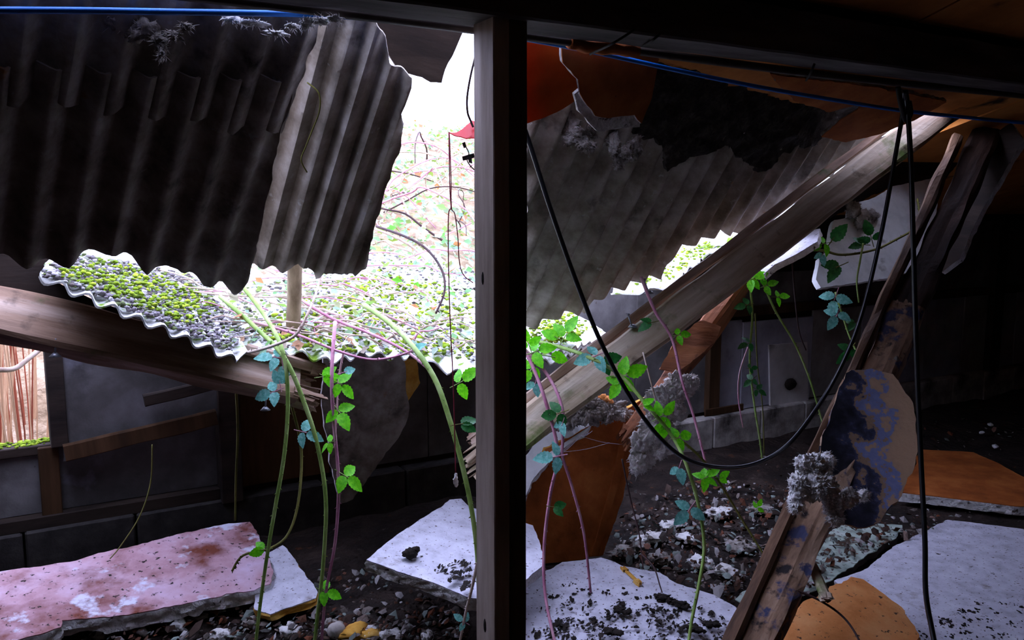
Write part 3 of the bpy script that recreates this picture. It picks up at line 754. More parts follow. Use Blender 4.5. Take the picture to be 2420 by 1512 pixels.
o = sheet('mossy_sheet', [(1200, 800), (1250, 764), (1300, 748), (1350, 738), (1434, 790), (1425, 808), (1380, 812), (1330, 830), (1280, 828), (1240, 834), (1200, 850)], plM3, [m_cementtop] * 3, .01, rag=.008, seed=10, du=.0095, dv=.1, disp=corr(.076, .01, 4))
tag(o, 'small mossy roof sheet corner lying just right of the post', 'roof sheet')
sheetM3 = o
plM4 = plane3(onY(1500, 690, 3.3), onY(1720, 548, 3.7), onY(1560, 600, 3.9))
o = sheet('mossy_sheet', [(1440, 690), (1500, 690), (1600, 672), (1618, 640), (1648, 626), (1660, 606), (1700, 594), (1722, 560), (1762, 545), (1730, 520), (1600, 560), (1540, 620)], plM4, [m_cementtop, m_cementtop, m_cement], .008, rag=.01, seed=12, du=.0095, dv=.1, disp=corr(.076, .012, 5), ridge=(onY(1500, 690, 3.3), onY(1500, 690, 3.3) + Vector((0, 1, .2))))
tag(o, 'sunlit crumbling roof sheet showing between the big right sheet and the weathered purlin', 'roof sheet')
sheetM4 = o

la, lb = W(1890, 524, 4.05), W(2150, 335, 4.3)
le = Vector((4.03, 4.45, 1.5))
plL = plane3(la, lb, le)
o = sheet('mossy_sheet', [la, lb, Vector((4.03, 2.6, 1.95)), le, Vector((3.35, 4.45, 1.38))], plL, [m_cementtop, m_cementtop, m_cement], .008, ridge=(lb, le), du=.0095, dv=.12, disp=corr(.076, .013, 9), rag=.01, seed=13, world=True)
tag(o, 'lower roof sheet still hanging behind the weathered purlin, seen through slits above it', 'roof sheet')

def moss_on(parent, poly, pl, n, rmin, rmax, mat, seed, lift=.005, nm='moss'):
    rnd = random.Random(seed)
    bm = bmesh.new()
    xs = [q[0] for q in poly]; ys = [q[1] for q in poly]
    cnt = 0
    while cnt < n:
        x, y = rnd.uniform(min(xs), max(xs)), rnd.uniform(min(ys), max(ys))
        ins = False
        for i in range(len(poly)):
            (x1, y1), (x2, y2) = poly[i], poly[(i + 1) % len(poly)]
            if (y1 > y) != (y2 > y) and x < (x2 - x1) * (y - y1) / (y2 - y1) + x1: ins = not ins
        if not ins: continue
        cnt += 1
        c = onP(x, y, pl) + pl[1] * (lift + rnd.uniform(0, .012))
        add_lump(bm, c, rnd.uniform(rmin, rmax), rnd, .6)
    o = finish(nm, bm, mat, parent)
    o['kind'] = 'stuff'
    return o
moss_on(sheetM1, [(98, 655), (250, 715), (440, 795), (540, 835), (600, 780), (560, 690), (420, 650), (240, 615), (150, 605)], plM1, 3200, .004, .013, m_mossgrey, 1, .006)
moss_on(sheetM1, [(110, 660), (440, 780), (520, 740), (420, 680), (240, 625)], plM1, 420, .004, .011, m_moss, 2, .02)
moss_on(sheetM2, [(600, 800), (760, 835), (1000, 840), (1120, 850), (1120, 700), (900, 640), (700, 690)], plM2, 900, .005, .016, m_moss, 3, .006)
moss_on(sheetM2, [(530, 790), (640, 825), (760, 840), (1000, 840), (1120, 860), (1120, 640), (900, 600), (700, 640), (560, 690)], plM2, 1500, .004, .012, m_mossgrey, 4, .004)
moss_on(sheetM3, [(1250, 775), (1350, 745), (1400, 780), (1330, 815), (1250, 820)], plM3, 220, .005, .013, m_moss, 5, .008)
moss_on(sheetM4, [(1480, 680), (1560, 640), (1600, 600), (1700, 560), (1690, 590), (1640, 625), (1590, 665)], plM4, 160, .004, .012, m_moss, 6, .008)
# dark infill board added to black out the bright gap above the left purlin
o = sheet('torn_board', [(-160, 560), (60, 590), (160, 598), (140, 625), (112, 632), (100, 650), (180, 688), (300, 742), (440, 804), (560, 854), (560, 890), (300, 815), (0, 740), (-160, 720)], plY((-100, 600), 3.06, (300, 700), 3.06, (0, 710), 3.06), m_darkwood, .015, rag=.012, seed=25)
tag(o, 'dark infill board added across the gap between left roof sheet and purlin', 'board')
# pole stub on the mossy sheet
r_ = empty('pole_stub', onP(690, 785, plM2)); tag(r_, 'short rough pole standing on the mossy sheet, propping the streaked sheet', 'pole')
c0_, c1_ = onP(690, 787, plM2), W(697, 610, proj(onP(690, 787, plM2))[2] - .12)
tube('shaft', [c0_ - Vector((0, 0, .02)), c0_.lerp(c1_, .4) + Vector((.004, 0, 0)), c1_], .027, m_stick, r_, sides=12)
clump('dirt_collar', [(c0_ + Vector((0, 0, .005)), (.05, .05, .02))], m_soil, r_, sub=3, rough=.6, freq=30)

# ------------------------------------------------------------------ hanging boards under the eave
o = sheet('hanging_sheet', [(775, 796), (940, 792), (958, 975), (925, 1035), (880, 1100), (835, 1180), (808, 1195), (790, 1100), (770, 960)], plY((780, 850), 3.45, (940, 850), 3.5, (820, 1180), 3.65), [m_cement, m_foam, m_cement], .012, rag=.01, seed=14, disp=lambda x, y: .04 * sin(x * 9) * 1, du=.03, dv=.05)
tag(o, 'stained pale board hanging from the mossy sheet towards the block course', 'board')
o = sheet('foam_scrap', [(925, 840), (985, 850), (992, 905), (972, 935), (955, 958), (938, 915)], plY((930, 845), 3.56, (990, 850), 3.58, (955, 955), 3.62), m_yellow, .02, rag=.006, crumble=.005, seed=15)
tag(o, 'yellow foam scrap hanging beside the stained board under the mossy sheet', 'foam')
# white ceiling boards hanging to the right
plE = plane3(W(1930, 682, 4.35), W(2130, 655, 4.55), W(2190, 430, 4.85))
slab('torn_board', [(1928, 660), (1938, 610), (1960, 590), (1965, 545), (1972, 520), (2005, 512), (2012, 480), (2060, 470), (2110, 440), (2230, 415), (2200, 560), (2150, 640), (2115, 655), (1940, 680)], plE, 'white ceiling board hanging by its corner with bramble leaves trailing over it', 'board', m_whiteclean, m_whiteclean, .035, rag=.005, crumble=.003, seed=16)
wl('insulation_wad', 'small grey wool peak on the torn top edge of the white hanging board', [(2018, 498, 4.55, (18, 14, 18)), (2040, 520, 4.55, (24, 14, 20)), (2008, 480, 4.55, (8, 7, 14)), (2065, 510, 4.6, (16, 10, 14))], m_wool, sub=3, rough=.6, freq=20, seed=12)
slab('torn_board', [(1790, 632), (1800, 605), (1850, 570), (1900, 548), (1938, 540), (1932, 570), (1880, 602), (1830, 625), (1805, 648)], plane3(W(1790, 632, 4.0), W(1938, 545, 4.15), W(1850, 570, 4.25)), 'narrow broken white board with an orange underside, poking past the weathered purlin', 'board', m_white, m_foam, .03, rag=.004, crumble=.006, seed=17, back=m_orangelit)
o = sheet('torn_board', [(1870, 470), (2010, 400), (2120, 335), (2250, 275), (2330, 300), (2230, 430), (2100, 445), (1990, 500), (1900, 545)], plane3(W(1870, 500, 4.6), W(2250, 275, 4.75), W(2200, 440, 5.0)), m_darkwood, .02, rag=.02, seed=18)
tag(o, 'blackened ceiling board sagging behind the top of the weathered purlin', 'board')
o = sheet('torn_board', [(2418, 330), (2360, 430), (2318, 500), (2290, 560), (2268, 612), (2225, 642), (2205, 625), (2250, 560), (2270, 450), (2330, 330), (2390, 290)], plane3(W(2410, 340, 4.1), W(2220, 640, 4.2), W(2260, 450, 4.3)), [m_darkwood, m_foam, m_darkwood], .03, rag=.006, crumble=.006, seed=19)
tag(o, 'dark curved board with a pale broken rim hanging right of the rotten timber', 'board')

# ------------------------------------------------------------------ rotten leaning timber with its plaster flap
pr = empty('rotten_timber', W(1720, 1560, 2.65))
tag(pr, 'thick rotten timber leaning from the ceiling to the floor on the right', 'timber')
T0, T1 = W(1748, 1600, 2.62), W(2335, 315, 4.28)
nrm = (CAM - W(1950, 1050, 3)).normalized()
Tm = T0.lerp(T1, .56)
board('timber', T0, Tm, .075, .135, m_rot, pr, up=RGT + Vector((0, 0, .3)), rough=.01, seed=61, bev=.014, splint=(0, .05))
board('timber', Tm, T1, .07, .125, m_rotdark, pr, up=RGT + Vector((0, 0, .3)), rough=.008, seed=64, bev=.014)
board('batten', W(1690, 1600, 2.62), W(2262, 330, 4.2), .06, .045, m_rotbatten, pr, up=RGT + Vector((0, 0, .3)), rough=.008, seed=62, bev=.01)
tag(pxclump('crumbling_edge', [(2185 - i * 9, 690 + i * 21, 3.62 - i * .035, (9, 9, 16)) for i in range(9)], m_wool, pr, sub=3, rough=.8, freq=40, seed=14))
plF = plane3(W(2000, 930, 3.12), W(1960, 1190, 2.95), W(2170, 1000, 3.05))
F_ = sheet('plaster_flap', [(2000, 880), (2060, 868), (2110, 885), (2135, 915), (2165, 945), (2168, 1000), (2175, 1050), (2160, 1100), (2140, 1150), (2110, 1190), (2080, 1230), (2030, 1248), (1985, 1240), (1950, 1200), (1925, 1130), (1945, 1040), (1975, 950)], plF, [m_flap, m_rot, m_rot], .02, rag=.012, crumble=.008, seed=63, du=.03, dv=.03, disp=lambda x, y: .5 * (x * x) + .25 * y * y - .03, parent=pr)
wl('insulation_wad', 'white fluffy wool caught on the rotten timber below the plaster flap', [(1918, 1105, 2.8, (44, 26, 36)), (1892, 1150, 2.78, (32, 24, 40)), (1940, 1150, 2.78, (44, 26, 36)), (1972, 1195, 2.78, (34, 20, 28)), (2005, 1175, 2.8, (28, 18, 22)), (1975, 1222, 2.78, (24, 16, 18)), (2042, 1172, 2.85, (14, 12, 14)), (1880, 1190, 2.77, (18, 16, 24)), (1950, 1090, 2.82, (24, 18, 20))], m_woolwhite, sub=5, rough=.42, freq=24, seed=15, fib=3000)

# ------------------------------------------------------------------ fallen insulation boards on the floor
def zpl(a, b, c):
    return plane3(onZ(*a), onZ(*b), onZ(*c))
S1 = zpl((0, 1345, .2), (580, 1235, .2), (400, 1430, .12))
slab('insulation_board', [(-160, 1372), (150, 1330), (300, 1292), (430, 1262), (540, 1236), (590, 1232), (612, 1262), (625, 1300), (645, 1345), (640, 1378), (600, 1392), (470, 1418), (330, 1446), (200, 1460), (148, 1462), (145, 1480), (60, 1505), (-160, 1560)], S1, 'long pink-stained insulation board lying below the window wall', 'board', m_pink, m_foam, .06, rag=.012, crumble=.02, seed=71, disp=lambda x, y: .008 * nz(x * 3, y * 3))
slab('insulation_board', [(600, 1370), (630, 1310), (668, 1288), (690, 1312), (752, 1398), (744, 1412), (690, 1432), (640, 1452), (600, 1440)], zpl((668, 1288, .14), (752, 1398, .1), (600, 1430, .08)), 'small grey-white board corner poking out beside the pink-stained board', 'board', m_white, m_yellow, .03, rag=.008, crumble=.01, seed=72)
slab('insulation_board', [(866, 1322), (940, 1262), (1040, 1198), (1062, 1180), (1090, 1178), (1110, 1198), (1260, 1240), (1290, 1330), (1180, 1420), (1110, 1412), (1020, 1374), (940, 1350)], zpl((866, 1325, .34), (1085, 1178, .36), (1120, 1420, .26)), 'white speckled board propped level behind the foot of the post', 'board', m_white, m_foam, .045, rag=.006, crumble=.012, seed=73)
base = onZ(1330, 1330, .03)
db = proj(base)[2]
plO = plane3(W(1245, 1335, db), W(1420, 1315, db + .1), W(1480, 960, db + .12))
bO = slab('insulation_board', [(1190, 1340), (1190, 1190), (1245, 1120), (1290, 1060), (1345, 1035), (1380, 1012), (1440, 985), (1490, 962), (1532, 938), (1520, 985), (1498, 1060), (1472, 1180), (1425, 1312), (1330, 1328)], plO, 'orange-faced board standing on edge right of the post, wool on top', 'board', m_orange, m_yellow, .03, rag=.006, crumble=.006, seed=74)
o = sheet('board_rib', [(1478, 985), (1494, 978), (1462, 1140), (1415, 1312), (1398, 1314), (1446, 1140)], (plO[0] + plO[1] * .008, plO[1]), m_orange, .008, parent=bO)
o = sheet('foam_layer', [(1236, 1085), (1262, 1050), (1300, 1022), (1345, 1002), (1405, 1000), (1375, 1028), (1345, 1050), (1300, 1088), (1262, 1128), (1236, 1180)], plane3(W(1245, 1110, db - .02), W(1390, 1015, db + .06), W(1290, 1020, db + .1)), [m_whiteclean, m_foam, m_foam], .02, rag=.008, crumble=.01, seed=75, parent=bO)
o['label'] = 'white foam layer'
wl('insulation_wad', 'dark matted wool heap sitting on top of the standing orange board', [(1350, 985, db + .02, (44, 24, 30)), (1395, 965, db + .02, (44, 24, 32)), (1440, 970, db + .03, (36, 22, 26)), (1475, 980, db + .03, (22, 16, 16)), (1330, 1000, db + .02, (26, 16, 16))], m_wool, sub=5, rough=.6, freq=22, seed=21)
tag(pxclump('foam_chunk', [(1437, 944, db + .02, (14, 10, 9)), (1425, 938, db + .02, (10, 8, 7))], m_orangelit, sub=3, rough=.5, freq=40), 'small orange foam crumb perched on the matted wool heap', 'foam')
slab('insulation_board', [(1180, 1380), (1300, 1345), (1330, 1330), (1420, 1320), (1470, 1338), (1560, 1352), (1600, 1380), (1650, 1392), (1720, 1420), (1760, 1450), (1740, 1560), (1700, 1640), (1280, 1560), (1245, 1525), (1180, 1500)], zpl((1250, 1380, .09), (1420, 1322, .1), (1600, 1500, .06)), 'white board strewn with black soil lying right of the post', 'board', m_white, m_foam, .045, rag=.01, crumble=.012, seed=76, disp=lambda x, y: .012 * nz(x * 3, y * 3))
slab('insulation_board', [(2125, 1162), (2140, 1110), (2180, 1062), (2300, 1068), (2360, 1095), (2430, 1132), (2560, 1180), (2560, 1198), (2400, 1195), (2280, 1180)], zpl((2140, 1160, .08), (2300, 1070, .08), (2420, 1190, .08)), 'brown-orange board with a white edge lying by the far wall', 'board', m_orange, m_foam, .05, rag=.006, crumble=.01, seed=77)
slab('insulation_board', [(1975, 1372), (2050, 1342), (2110, 1292), (2180, 1258), (2240, 1228), (2330, 1238), (2440, 1252), (2620, 1275), (2620, 1640), (2200, 1640), (2060, 1520), (1985, 1420), (1990, 1390)], zpl((2050, 1345, .07), (2240, 1230, .07), (2400, 1500, .07)), 'large bluish-white speckled board flat in the bottom right corner', 'board', m_white, m_foam, .04, rag=.01, crumble=.01, seed=78)
slab('insulation_board', [(1820, 1560), (1850, 1480), (1905, 1432), (1985, 1388), (2010, 1368), (2040, 1374), (2080, 1402), (2130, 1442), (2160, 1500), (2180, 1600), (2100, 1680), (1850, 1680)], zpl((1850, 1480, .17), (2030, 1370, .2), (2160, 1500, .14)), 'bright orange curled foam board in front of the large white board', 'board', m_orangelit, m_orangelit, .035, rag=.012, crumble=.012, seed=79, disp=lambda x, y: .03 - .25 * (x * x) - .12 * y * y)
slab('plywood_board', [(1740, 1415), (1880, 1295), (1990, 1242), (2060, 1236), (2132, 1240), (2120, 1268), (2040, 1318), (1960, 1372), (1880, 1415), (1790, 1460)], zpl((1880, 1300, .05), (2130, 1240, .06), (1860, 1410, .06)), 'pale green lichened sheet of board under the rotten timber', 'board', m_greenboard, m_darkwood, .03, rag=.014, crumble=.004, seed=80)
tag(board('wood_chip', W(1922, 1345, 2.85), W(1955, 1415, 2.7), .018, .03, m_timberpale, up=RGT, rough=.004, seed=5, splint=(.02, .01)), 'upright pale wood splinter beside the curled orange board', 'wood')
tag(board('wood_chip', onZ(1474, 1345, .1), onZ(1508, 1376, .1), .018, .01, m_yellow, rough=.003, seed=6, splint=(.02, .02)), 'yellow wood splinter lying on the soil-strewn white board', 'wood')
for i, (x, y, lab) in enumerate(((1470, 1442, 'broad black clod in the middle of the soil-strewn white board'), (1448, 1492, 'black clod near the front of the soil-strewn white board'), (1568, 1412, 'tall black clod beside the yellow splinter on the soil-strewn board'), (1612, 1428, 'small black clod on the back right of the soil-strewn board'), (1640, 1486, 'large black clod under the purple cane on the soil-strewn board'), (1682, 1474, 'black clod next to the rotten timber on the soil-strewn board'))):
    tag(clump('clod', [(onZ(x, y, .088), (.03, .02, .009)), (onZ(x + 12, y + 4, .088), (.018, .016, .008)), (onZ(x - 14, y - 5, .09), (.014, .014, .007))], m_soil, sub=3, rough=.8, freq=45, seed=i), lab, 'clod')
tag(pxclump('soil_lump', [(968, 1308, proj(onZ(968, 1312, .34))[2], (18, 14, 13)), (982, 1300, proj(onZ(968, 1312, .34))[2] + .02, (10, 8, 9))], m_soil, sub=3, rough=.4, freq=30), 'dark clod with a leaf scrap on the propped white board', 'clod')

# ------------------------------------------------------------------ loose soil, litter and chunks
def scatter(poly, n, seed, fn):
    rnd = random.Random(seed)
    xs = [q[0] for q in poly]; ys = [q[1] for q in poly]
    c = 0
    while c < n:
        x, y = rnd.uniform(min(xs), max(xs)), rnd.uniform(min(ys), max(ys))
        ins = False
        for i in range(len(poly)):
            (x1, y1), (x2, y2) = poly[i], poly[(i + 1) % len(poly)]
            if (y1 > y) != (y2 > y) and x < (x2 - x1) * (y - y1) / (y2 - y1) + x1: ins = not ins
        if ins:
            fn(x, y, rnd); c += 1
def flake(bm, c, r, rnd, up=.5):
    n = rnd.choice((4, 5, 6))
    ax = Vector((rnd.gauss(0, up), rnd.gauss(0, up), 1)).normalized()
    u = ax.orthogonal().normalized(); v = ax.cross(u)
    a0 = rnd.uniform(0, 6)
    u = u * rnd.choice((1, 1, 1.3, 1.7)); v = v * rnd.choice((1, .85, .65))
    cc = bm.verts.new(c + ax * r * .25)
    vs = [bm.verts.new(c + (u * cos(a0 + 2 * pi * k / n) + v * sin(a0 + 2 * pi * k / n)) * r * rnd.uniform(.5, 1.1)) for k in range(n)]
    for k in range(n):
        bm.faces.new((cc, vs[k], vs[(k + 1) % n]))
bm = bmesh.new()
lit = lambda zc: (lambda x, y, rnd: flake(bm, onZ(x, y, zc + rnd.uniform(0, .03)), rnd.choice((.004 + .012 * rnd.random(), .004 + .012 * rnd.random(), .006 + .026 * rnd.random()), ), rnd, .4))
scatter([(1480, 1200), (1640, 1130), (1880, 1150), (1900, 1280), (1760, 1420), (1560, 1360), (1440, 1310)], 1300, 31, lit(.03))
scatter([(100, 1470), (500, 1420), (760, 1440), (1100, 1440), (1120, 1512), (100, 1540)], 800, 32, lit(.02))
scatter([(760, 1330), (900, 1360), (1100, 1440), (1100, 1512), (700, 1500)], 260, 33, lit(.02))
scatter([(1450, 1120), (1900, 1060), (2150, 1000), (2420, 940), (2420, 1060), (2150, 1150), (1900, 1130), (1500, 1200)], 160, 34, lit(.02))
scatter([(1760, 1430), (1900, 1260), (2150, 1200), (2300, 1210), (2000, 1330), (1860, 1450)], 420, 35, lit(.07))
tag(finish('litter', bm, m_litter, smooth=False), 'dead leaves and flakes of board littering the earth floor', 'litter', kind='stuff')
bm = bmesh.new()
soil = lambda zc: (lambda x, y, rnd: [flake(bm, onZ(x, y, zc) + Vector((rnd.gauss(0, .012), rnd.gauss(0, .008), 0)), rnd.choice((.004, .005, .008, .012)) * rnd.uniform(.7, 1.3), rnd, .3) for _ in range(rnd.choice((1, 2, 6)))])
scatter([(1260, 1470), (1500, 1440), (1720, 1440), (1720, 1520), (1260, 1520)], 230, 41, soil(.075))
scatter([(1260, 1370), (1500, 1380), (1700, 1430), (1500, 1460), (1260, 1450)], 90, 42, soil(.085))
scatter([(1040, 1340), (1110, 1320), (1130, 1400), (1080, 1390)], 40, 43, soil(.305))
scatter([(2200, 1450), (2420, 1400), (2420, 1512), (2150, 1512)], 60, 44, soil(.07))
tag(finish('soil', bm, m_soil), 'crumbs of black soil strewn over the fallen white boards', 'soil', kind='stuff')
chunks = [(230, 1500, 'rounded'), (335, 1490, ''), (420, 1480, ''), (520, 1500, ''), (590, 1470, ''), (690, 1490, ''), (790, 1480, ''), (870, 1500, ''), (930, 1500, ''), (470, 1455, ''), (1010, 1505, ''), (1560, 1320, ''), (1620, 1270, ''), (1700, 1210, ''), (1750, 1290, ''), (1590, 1240, ''), (1800, 1200, ''), (1660, 1330, ''), (1720, 1350, ''), (1500, 1290, ''), (1540, 1270, ''), (1470, 1305, '')]
for i, (x, y, _) in enumerate(chunks):
    z = .03
    c = onZ(x, y, z)
    rr = random.Random(i + 90)
    kf = 1 if x < 1100 else 1.9
    o = clump('rubble_chunk', [(c, (kf * rr.uniform(.02, .045), kf * rr.uniform(.02, .04), rr.uniform(.012, .022))), (c + Vector((rr.uniform(-.03, .03), rr.uniform(-.03, .03), .004)), rr.uniform(.012, .025))], [m_foam, m_wool, m_woolwhite, m_foam, m_wool][i % 5], sub=3, rough=.6, freq=30, seed=i)
    tag(o, 'crumbled chunk of insulation lying among litter on the earth floor %s' % ('before the pink-stained board' if x < 1100 else 'beyond the soil-strewn white board'), 'rubble', 'rubble %s' % ('left' if x < 1100 else 'right'))
tag(pxclump('foam_chunk', [(835, 1495, proj(onZ(835, 1495, .04))[2], (40, 26, 16)), (870, 1500, proj(onZ(835, 1495, .04))[2], (30, 26, 12))], m_yellow, sub=3, rough=.5, freq=16, seed=4), 'tan foam wedge on the floor at the bottom edge, between canes and post', 'foam')
tag(pxclump('stone', [(793, 1490, proj(onZ(793, 1490, .04))[2] - .03, (22, 20, 20))], m_block, sub=3, rough=.15, freq=10), 'round pebble lying beside the tan foam wedge', 'stone')
for (x, y) in ((2340, 1003), (2320, 1022), (2352, 1055)):
    tag(clump('foam_bead', [(onZ(x, y, .03), (.02, .02, .014))], m_woolwhite, sub=2, rough=.4, freq=30, seed=x), 'small white crumb on the dark floor by the far wall', 'crumb', 'white crumbs by the far wall')
bm = bmesh.new()

# ------------------------------------------------------------------ outside: ground, bank, reeds
tag(box('ground', (-25, WY + .12, -.3), (40, 45, -.12), m_ground, bevel=0), kind='structure')
def sstep(a, b, x):
    t = max(0, min(1, (x - a) / (b - a)))
    return t * t * (3 - 2 * t)
def bankh(X, Y):
    s = sstep(.55, .95, X - (Y - 4.3) * .32)
    h1 = 1.12 + .29 * (Y - 4.4) if Y < 9 else 2.45
    h0 = -.1 + 1.05 * max(0, Y - 5.2)
    h0 = min(h0, h1 + .1)
    return h0 * (1 - s) + h1 * s + .09 * nz(X * 2, Y * 2) + .05 * nz(X * 6, Y * 6)
bm = bmesh.new()
nx, ny = 120, 64
g = [[bm.verts.new((-5 + 18 * i / nx, 4.42 + 6.6 * (j / ny), bankh(-5 + 18 * i / nx, 4.42 + 6.6 * (j / ny)))) for j in range(ny + 1)] for i in range(nx + 1)]
for i in range(nx):
    for j in range(ny):
        bm.faces.new((g[i][j], g[i + 1][j], g[i + 1][j + 1], g[i][j + 1]))
tag(finish('terrain', bm, m_bank, recentre=False), 'straw-coloured bank rising outside the collapsed wall', None, kind='structure')
# foliage on the bank and on the mossy sheet
bm = bmesh.new()
rnd = random.Random(77)
def leaf_quad(bm, c, L, rnd, up=.7):
    n = Vector((rnd.gauss(0, up), rnd.gauss(-.3, up), 1)).normalized()
    u = n.orthogonal().normalized()
    u = (Matrix.Rotation(rnd.uniform(0, 6.28), 3, n) @ u)
    v = n.cross(u)
    a = bm.verts.new(c); t = bm.verts.new(c + u * L)
    m1 = bm.verts.new(c + u * L * .5 - n * L * .06)
    l = bm.verts.new(c + u * L * .42 + v * L * .36 + n * L * .06); r = bm.verts.new(c + u * L * .42 - v * L * .36 + n * L * .06)
    bm.faces.new((a, m1, l)); bm.faces.new((l, m1, t)); bm.faces.new((a, r, m1)); bm.faces.new((r, t, m1))
for i in range(5200):
    Y = 4.45 + 5.2 * rnd.random() ** 1.3
    X = rnd.uniform(.3, 1.0) * Y * .9 - .1 + rnd.uniform(-.3, .5)
    leaf_quad(bm, Vector((X, Y, bankh(X, Y) + rnd.uniform(0, .16))), rnd.uniform(.03, .085), rnd)
tag(finish('foliage', bm, m_foliage, smooth=False), 'sunlit bramble leaves covering the bank outside the hole', 'foliage', kind='stuff')
bm = bmesh.new()
for i in range(420):
    x, y = rnd.uniform(540, 1120), rnd.uniform(600, 850)
    leaf_quad(bm, onP(x, y, plM2) + plM2[1] * rnd.uniform(.01, .07), rnd.uniform(.02, .06), rnd)
o = finish('foliage', bm, m_foliage, smooth=False)
tag(o, 'small leaves scattered over the broad mossy roof sheet', 'foliage', kind='stuff')

def cane_between(name, a, b, r, mat, rnd, sag=.05, thorns=True, parent=None):
    n = 7
    P = []
    for i in range(n):
        t = i / (n - 1)
        P.append(a.lerp(b, t) + Vector((rnd.gauss(0, .02), rnd.gauss(0, .02), sag * sin(pi * t) + rnd.gauss(0, .008))))
    return tube(name, P, r, mat, parent, sides=5, n=3, taper=.5)
rnd = random.Random(12)
for i in range(70):                         # canes lying on the mossy sheet
    x0, y0 = rnd.uniform(470, 1130), rnd.uniform(600, 840)
    a = onP(x0, y0, plM2) + plM2[1] * .02
    ang = rnd.gauss(.2, .7) + (pi if rnd.random() < .5 else 0)
    L = rnd.uniform(.25, .8)
    b_ = a + Vector((cos(ang), sin(ang) * .8, 0)) * L
    if b_.y < 2.97: b_.y = 2.97 + rnd.uniform(0, .2)
    b_.z = plM2[0].z + (b_.y - plM2[0].y) * (-plM2[1].y / plM2[1].z) + (b_.x - plM2[0].x) * (-plM2[1].x / plM2[1].z) + .03
    if -.02 < b_.x < 2.3:
        o = cane_between('bramble_cane', a, b_, rnd.uniform(.0028, .0055), rnd.choice((m_stemd, m_stemd, m_stemp, m_stemd)), rnd, .04)
        tag(o, 'dry bramble cane lying in the tangle on the broad mossy roof sheet', 'bramble', 'dry canes on the mossy sheet')
for i in range(90):                         # canes on the bank
    Y = rnd.uniform(4.5, 8); X = Y * rnd.uniform(.25, .75)
    a = Vector((X, Y, bankh(X, Y) + .05)); ang = rnd.uniform(0, 6.28); L = rnd.uniform(.4, 1.3)
    b_ = a + Vector((cos(ang), sin(ang) * .5, 0)) * L
    b_.z = bankh(b_.x, b_.y) + rnd.uniform(0, .15)
    if b_.y < 4.45: continue
    o = cane_between('bramble_cane', a, b_, rnd.uniform(.004, .009), rnd.choice((m_stemd, m_stemk, m_stemp)), rnd, rnd.uniform(.05, .3))
    tag(o, 'arching dry bramble cane on the bank outside the hole', 'bramble', 'canes on the bank')
for i in range(64):                         # reeds outside the window
    Y = rnd.uniform(4.5, 5.9); X = XW - rnd.uniform(.02, .42) * (Y / WY) - .03 + .02 * (Y - 4)
    big = i % 9 == 0
    m_ = m_reedred if i % 4 == 0 else m_reed
    lean = rnd.gauss(0, .09)
    P = [Vector((X + lean * t * 1.8 + .012 * nz(i, t * 4), Y + .05 * nz(i + 5, t * 3), -.12 + 1.9 * t)) for t in [k / 6 for k in range(7)]]
    o = tube('reed', P, rnd.uniform(.012, .022) if big else rnd.uniform(.003, .009), m_, sides=6, n=2, taper=.7)
    tag(o, ('%s dry stem in the thicket outside the window opening' % ('brown' if m_ is m_reedred else 'straw-coloured')), 'reed', '%s stems outside the window' % ('brown' if m_ is m_reedred else 'straw'))
tag(tube('branch', [onY(-30, 872, 4.4), onY(30, 872, 4.42), onY(70, 845, 4.45), onY(125, 800, 4.5)], .012, m_stemd, n=6), 'pale bent branch crossing the window opening', 'branch')

# ------------------------------------------------------------------ red plastic and its cord
dr = 2.34
bm = bmesh.new()
R = [(1062, 311), (1075, 310), (1090, 304), (1104, 296), (1116, 288), (1128, 292), (1128, 330), (1112, 322), (1102, 328), (1088, 320), (1074, 316)]
o = sheet('plastic_flap', R, plane3(W(1062, 311, dr), W(1116, 288, dr + .02), W(1112, 330, dr - .02)), m_red, .003, disp=lambda x, y: .006 * sin(x * 60), du=.01, dv=.02)
tag(o, 'torn red plastic flap hanging beside the post in the bright hole', 'plastic')
tag(tube('wire', [W(1124, 130, 2.3), W(1112, 180, 2.3), W(1104, 230, 2.31), W(1105, 265, 2.32), W(1112, 285, 2.33), W(1118, 300, 2.33)], .0032, m_stemk), 'thin dark wire curving down beside the post to the red flap', 'wire')
r_ = empty('bracket', W(1110, 380, dr)); tag(r_, 'little black perforated bracket dangling below the red flap by the post', 'bracket')
sheet('plate', [(1092, 370), (1120, 362), (1122, 372), (1094, 380)], plane3(W(1092, 370, dr), W(1120, 362, dr), W(1094, 380, dr + .003)), m_iron, .004, parent=r_)
sheet('plate', [(1104, 366), (1114, 364), (1116, 386), (1108, 384)], plane3(W(1104, 366, dr - .004), W(1114, 364, dr - .004), W(1108, 384, dr - .003)), m_iron, .004, parent=r_)
sheet('plate', [(1092, 338), (1099, 335), (1103, 348), (1096, 350)], plane3(W(1092, 338, dr), W(1099, 335, dr), W(1096, 350, dr + .003)), m_iron, .004, parent=r_)
tube('wire', [W(1100, 345, dr), W(1108, 362, dr), W(1104, 378, dr), W(1112, 392, dr), W(1122, 402, dr)], .0016, m_iron, r_, sides=5)
r_ = empty('pull_cord', W(1078, 1150, dr)); tag(r_, 'thin dark red cord hanging from the red flap with a frayed white end', 'cord')
tube('strand', [W(1061, 312, dr), W(1062, 380, dr), W(1064, 460, dr), W(1066, 490, dr), W(1060, 510, dr), W(1060, 620, dr), W(1064, 760, dr), W(1070, 880, dr), W(1074, 1000, dr), W(1077, 1120, dr)], .0017, m_cord, r_, sides=5)
tube('strand', [W(1062, 312, dr), W(1066, 420, dr), W(1067, 490, dr), W(1075, 506, dr), W(1082, 560, dr + .01), W(1086, 620, dr + .02), W(1096, 650, dr + .03), W(1118, 668, dr + .04)], .0015, m_cord, r_, sides=5)
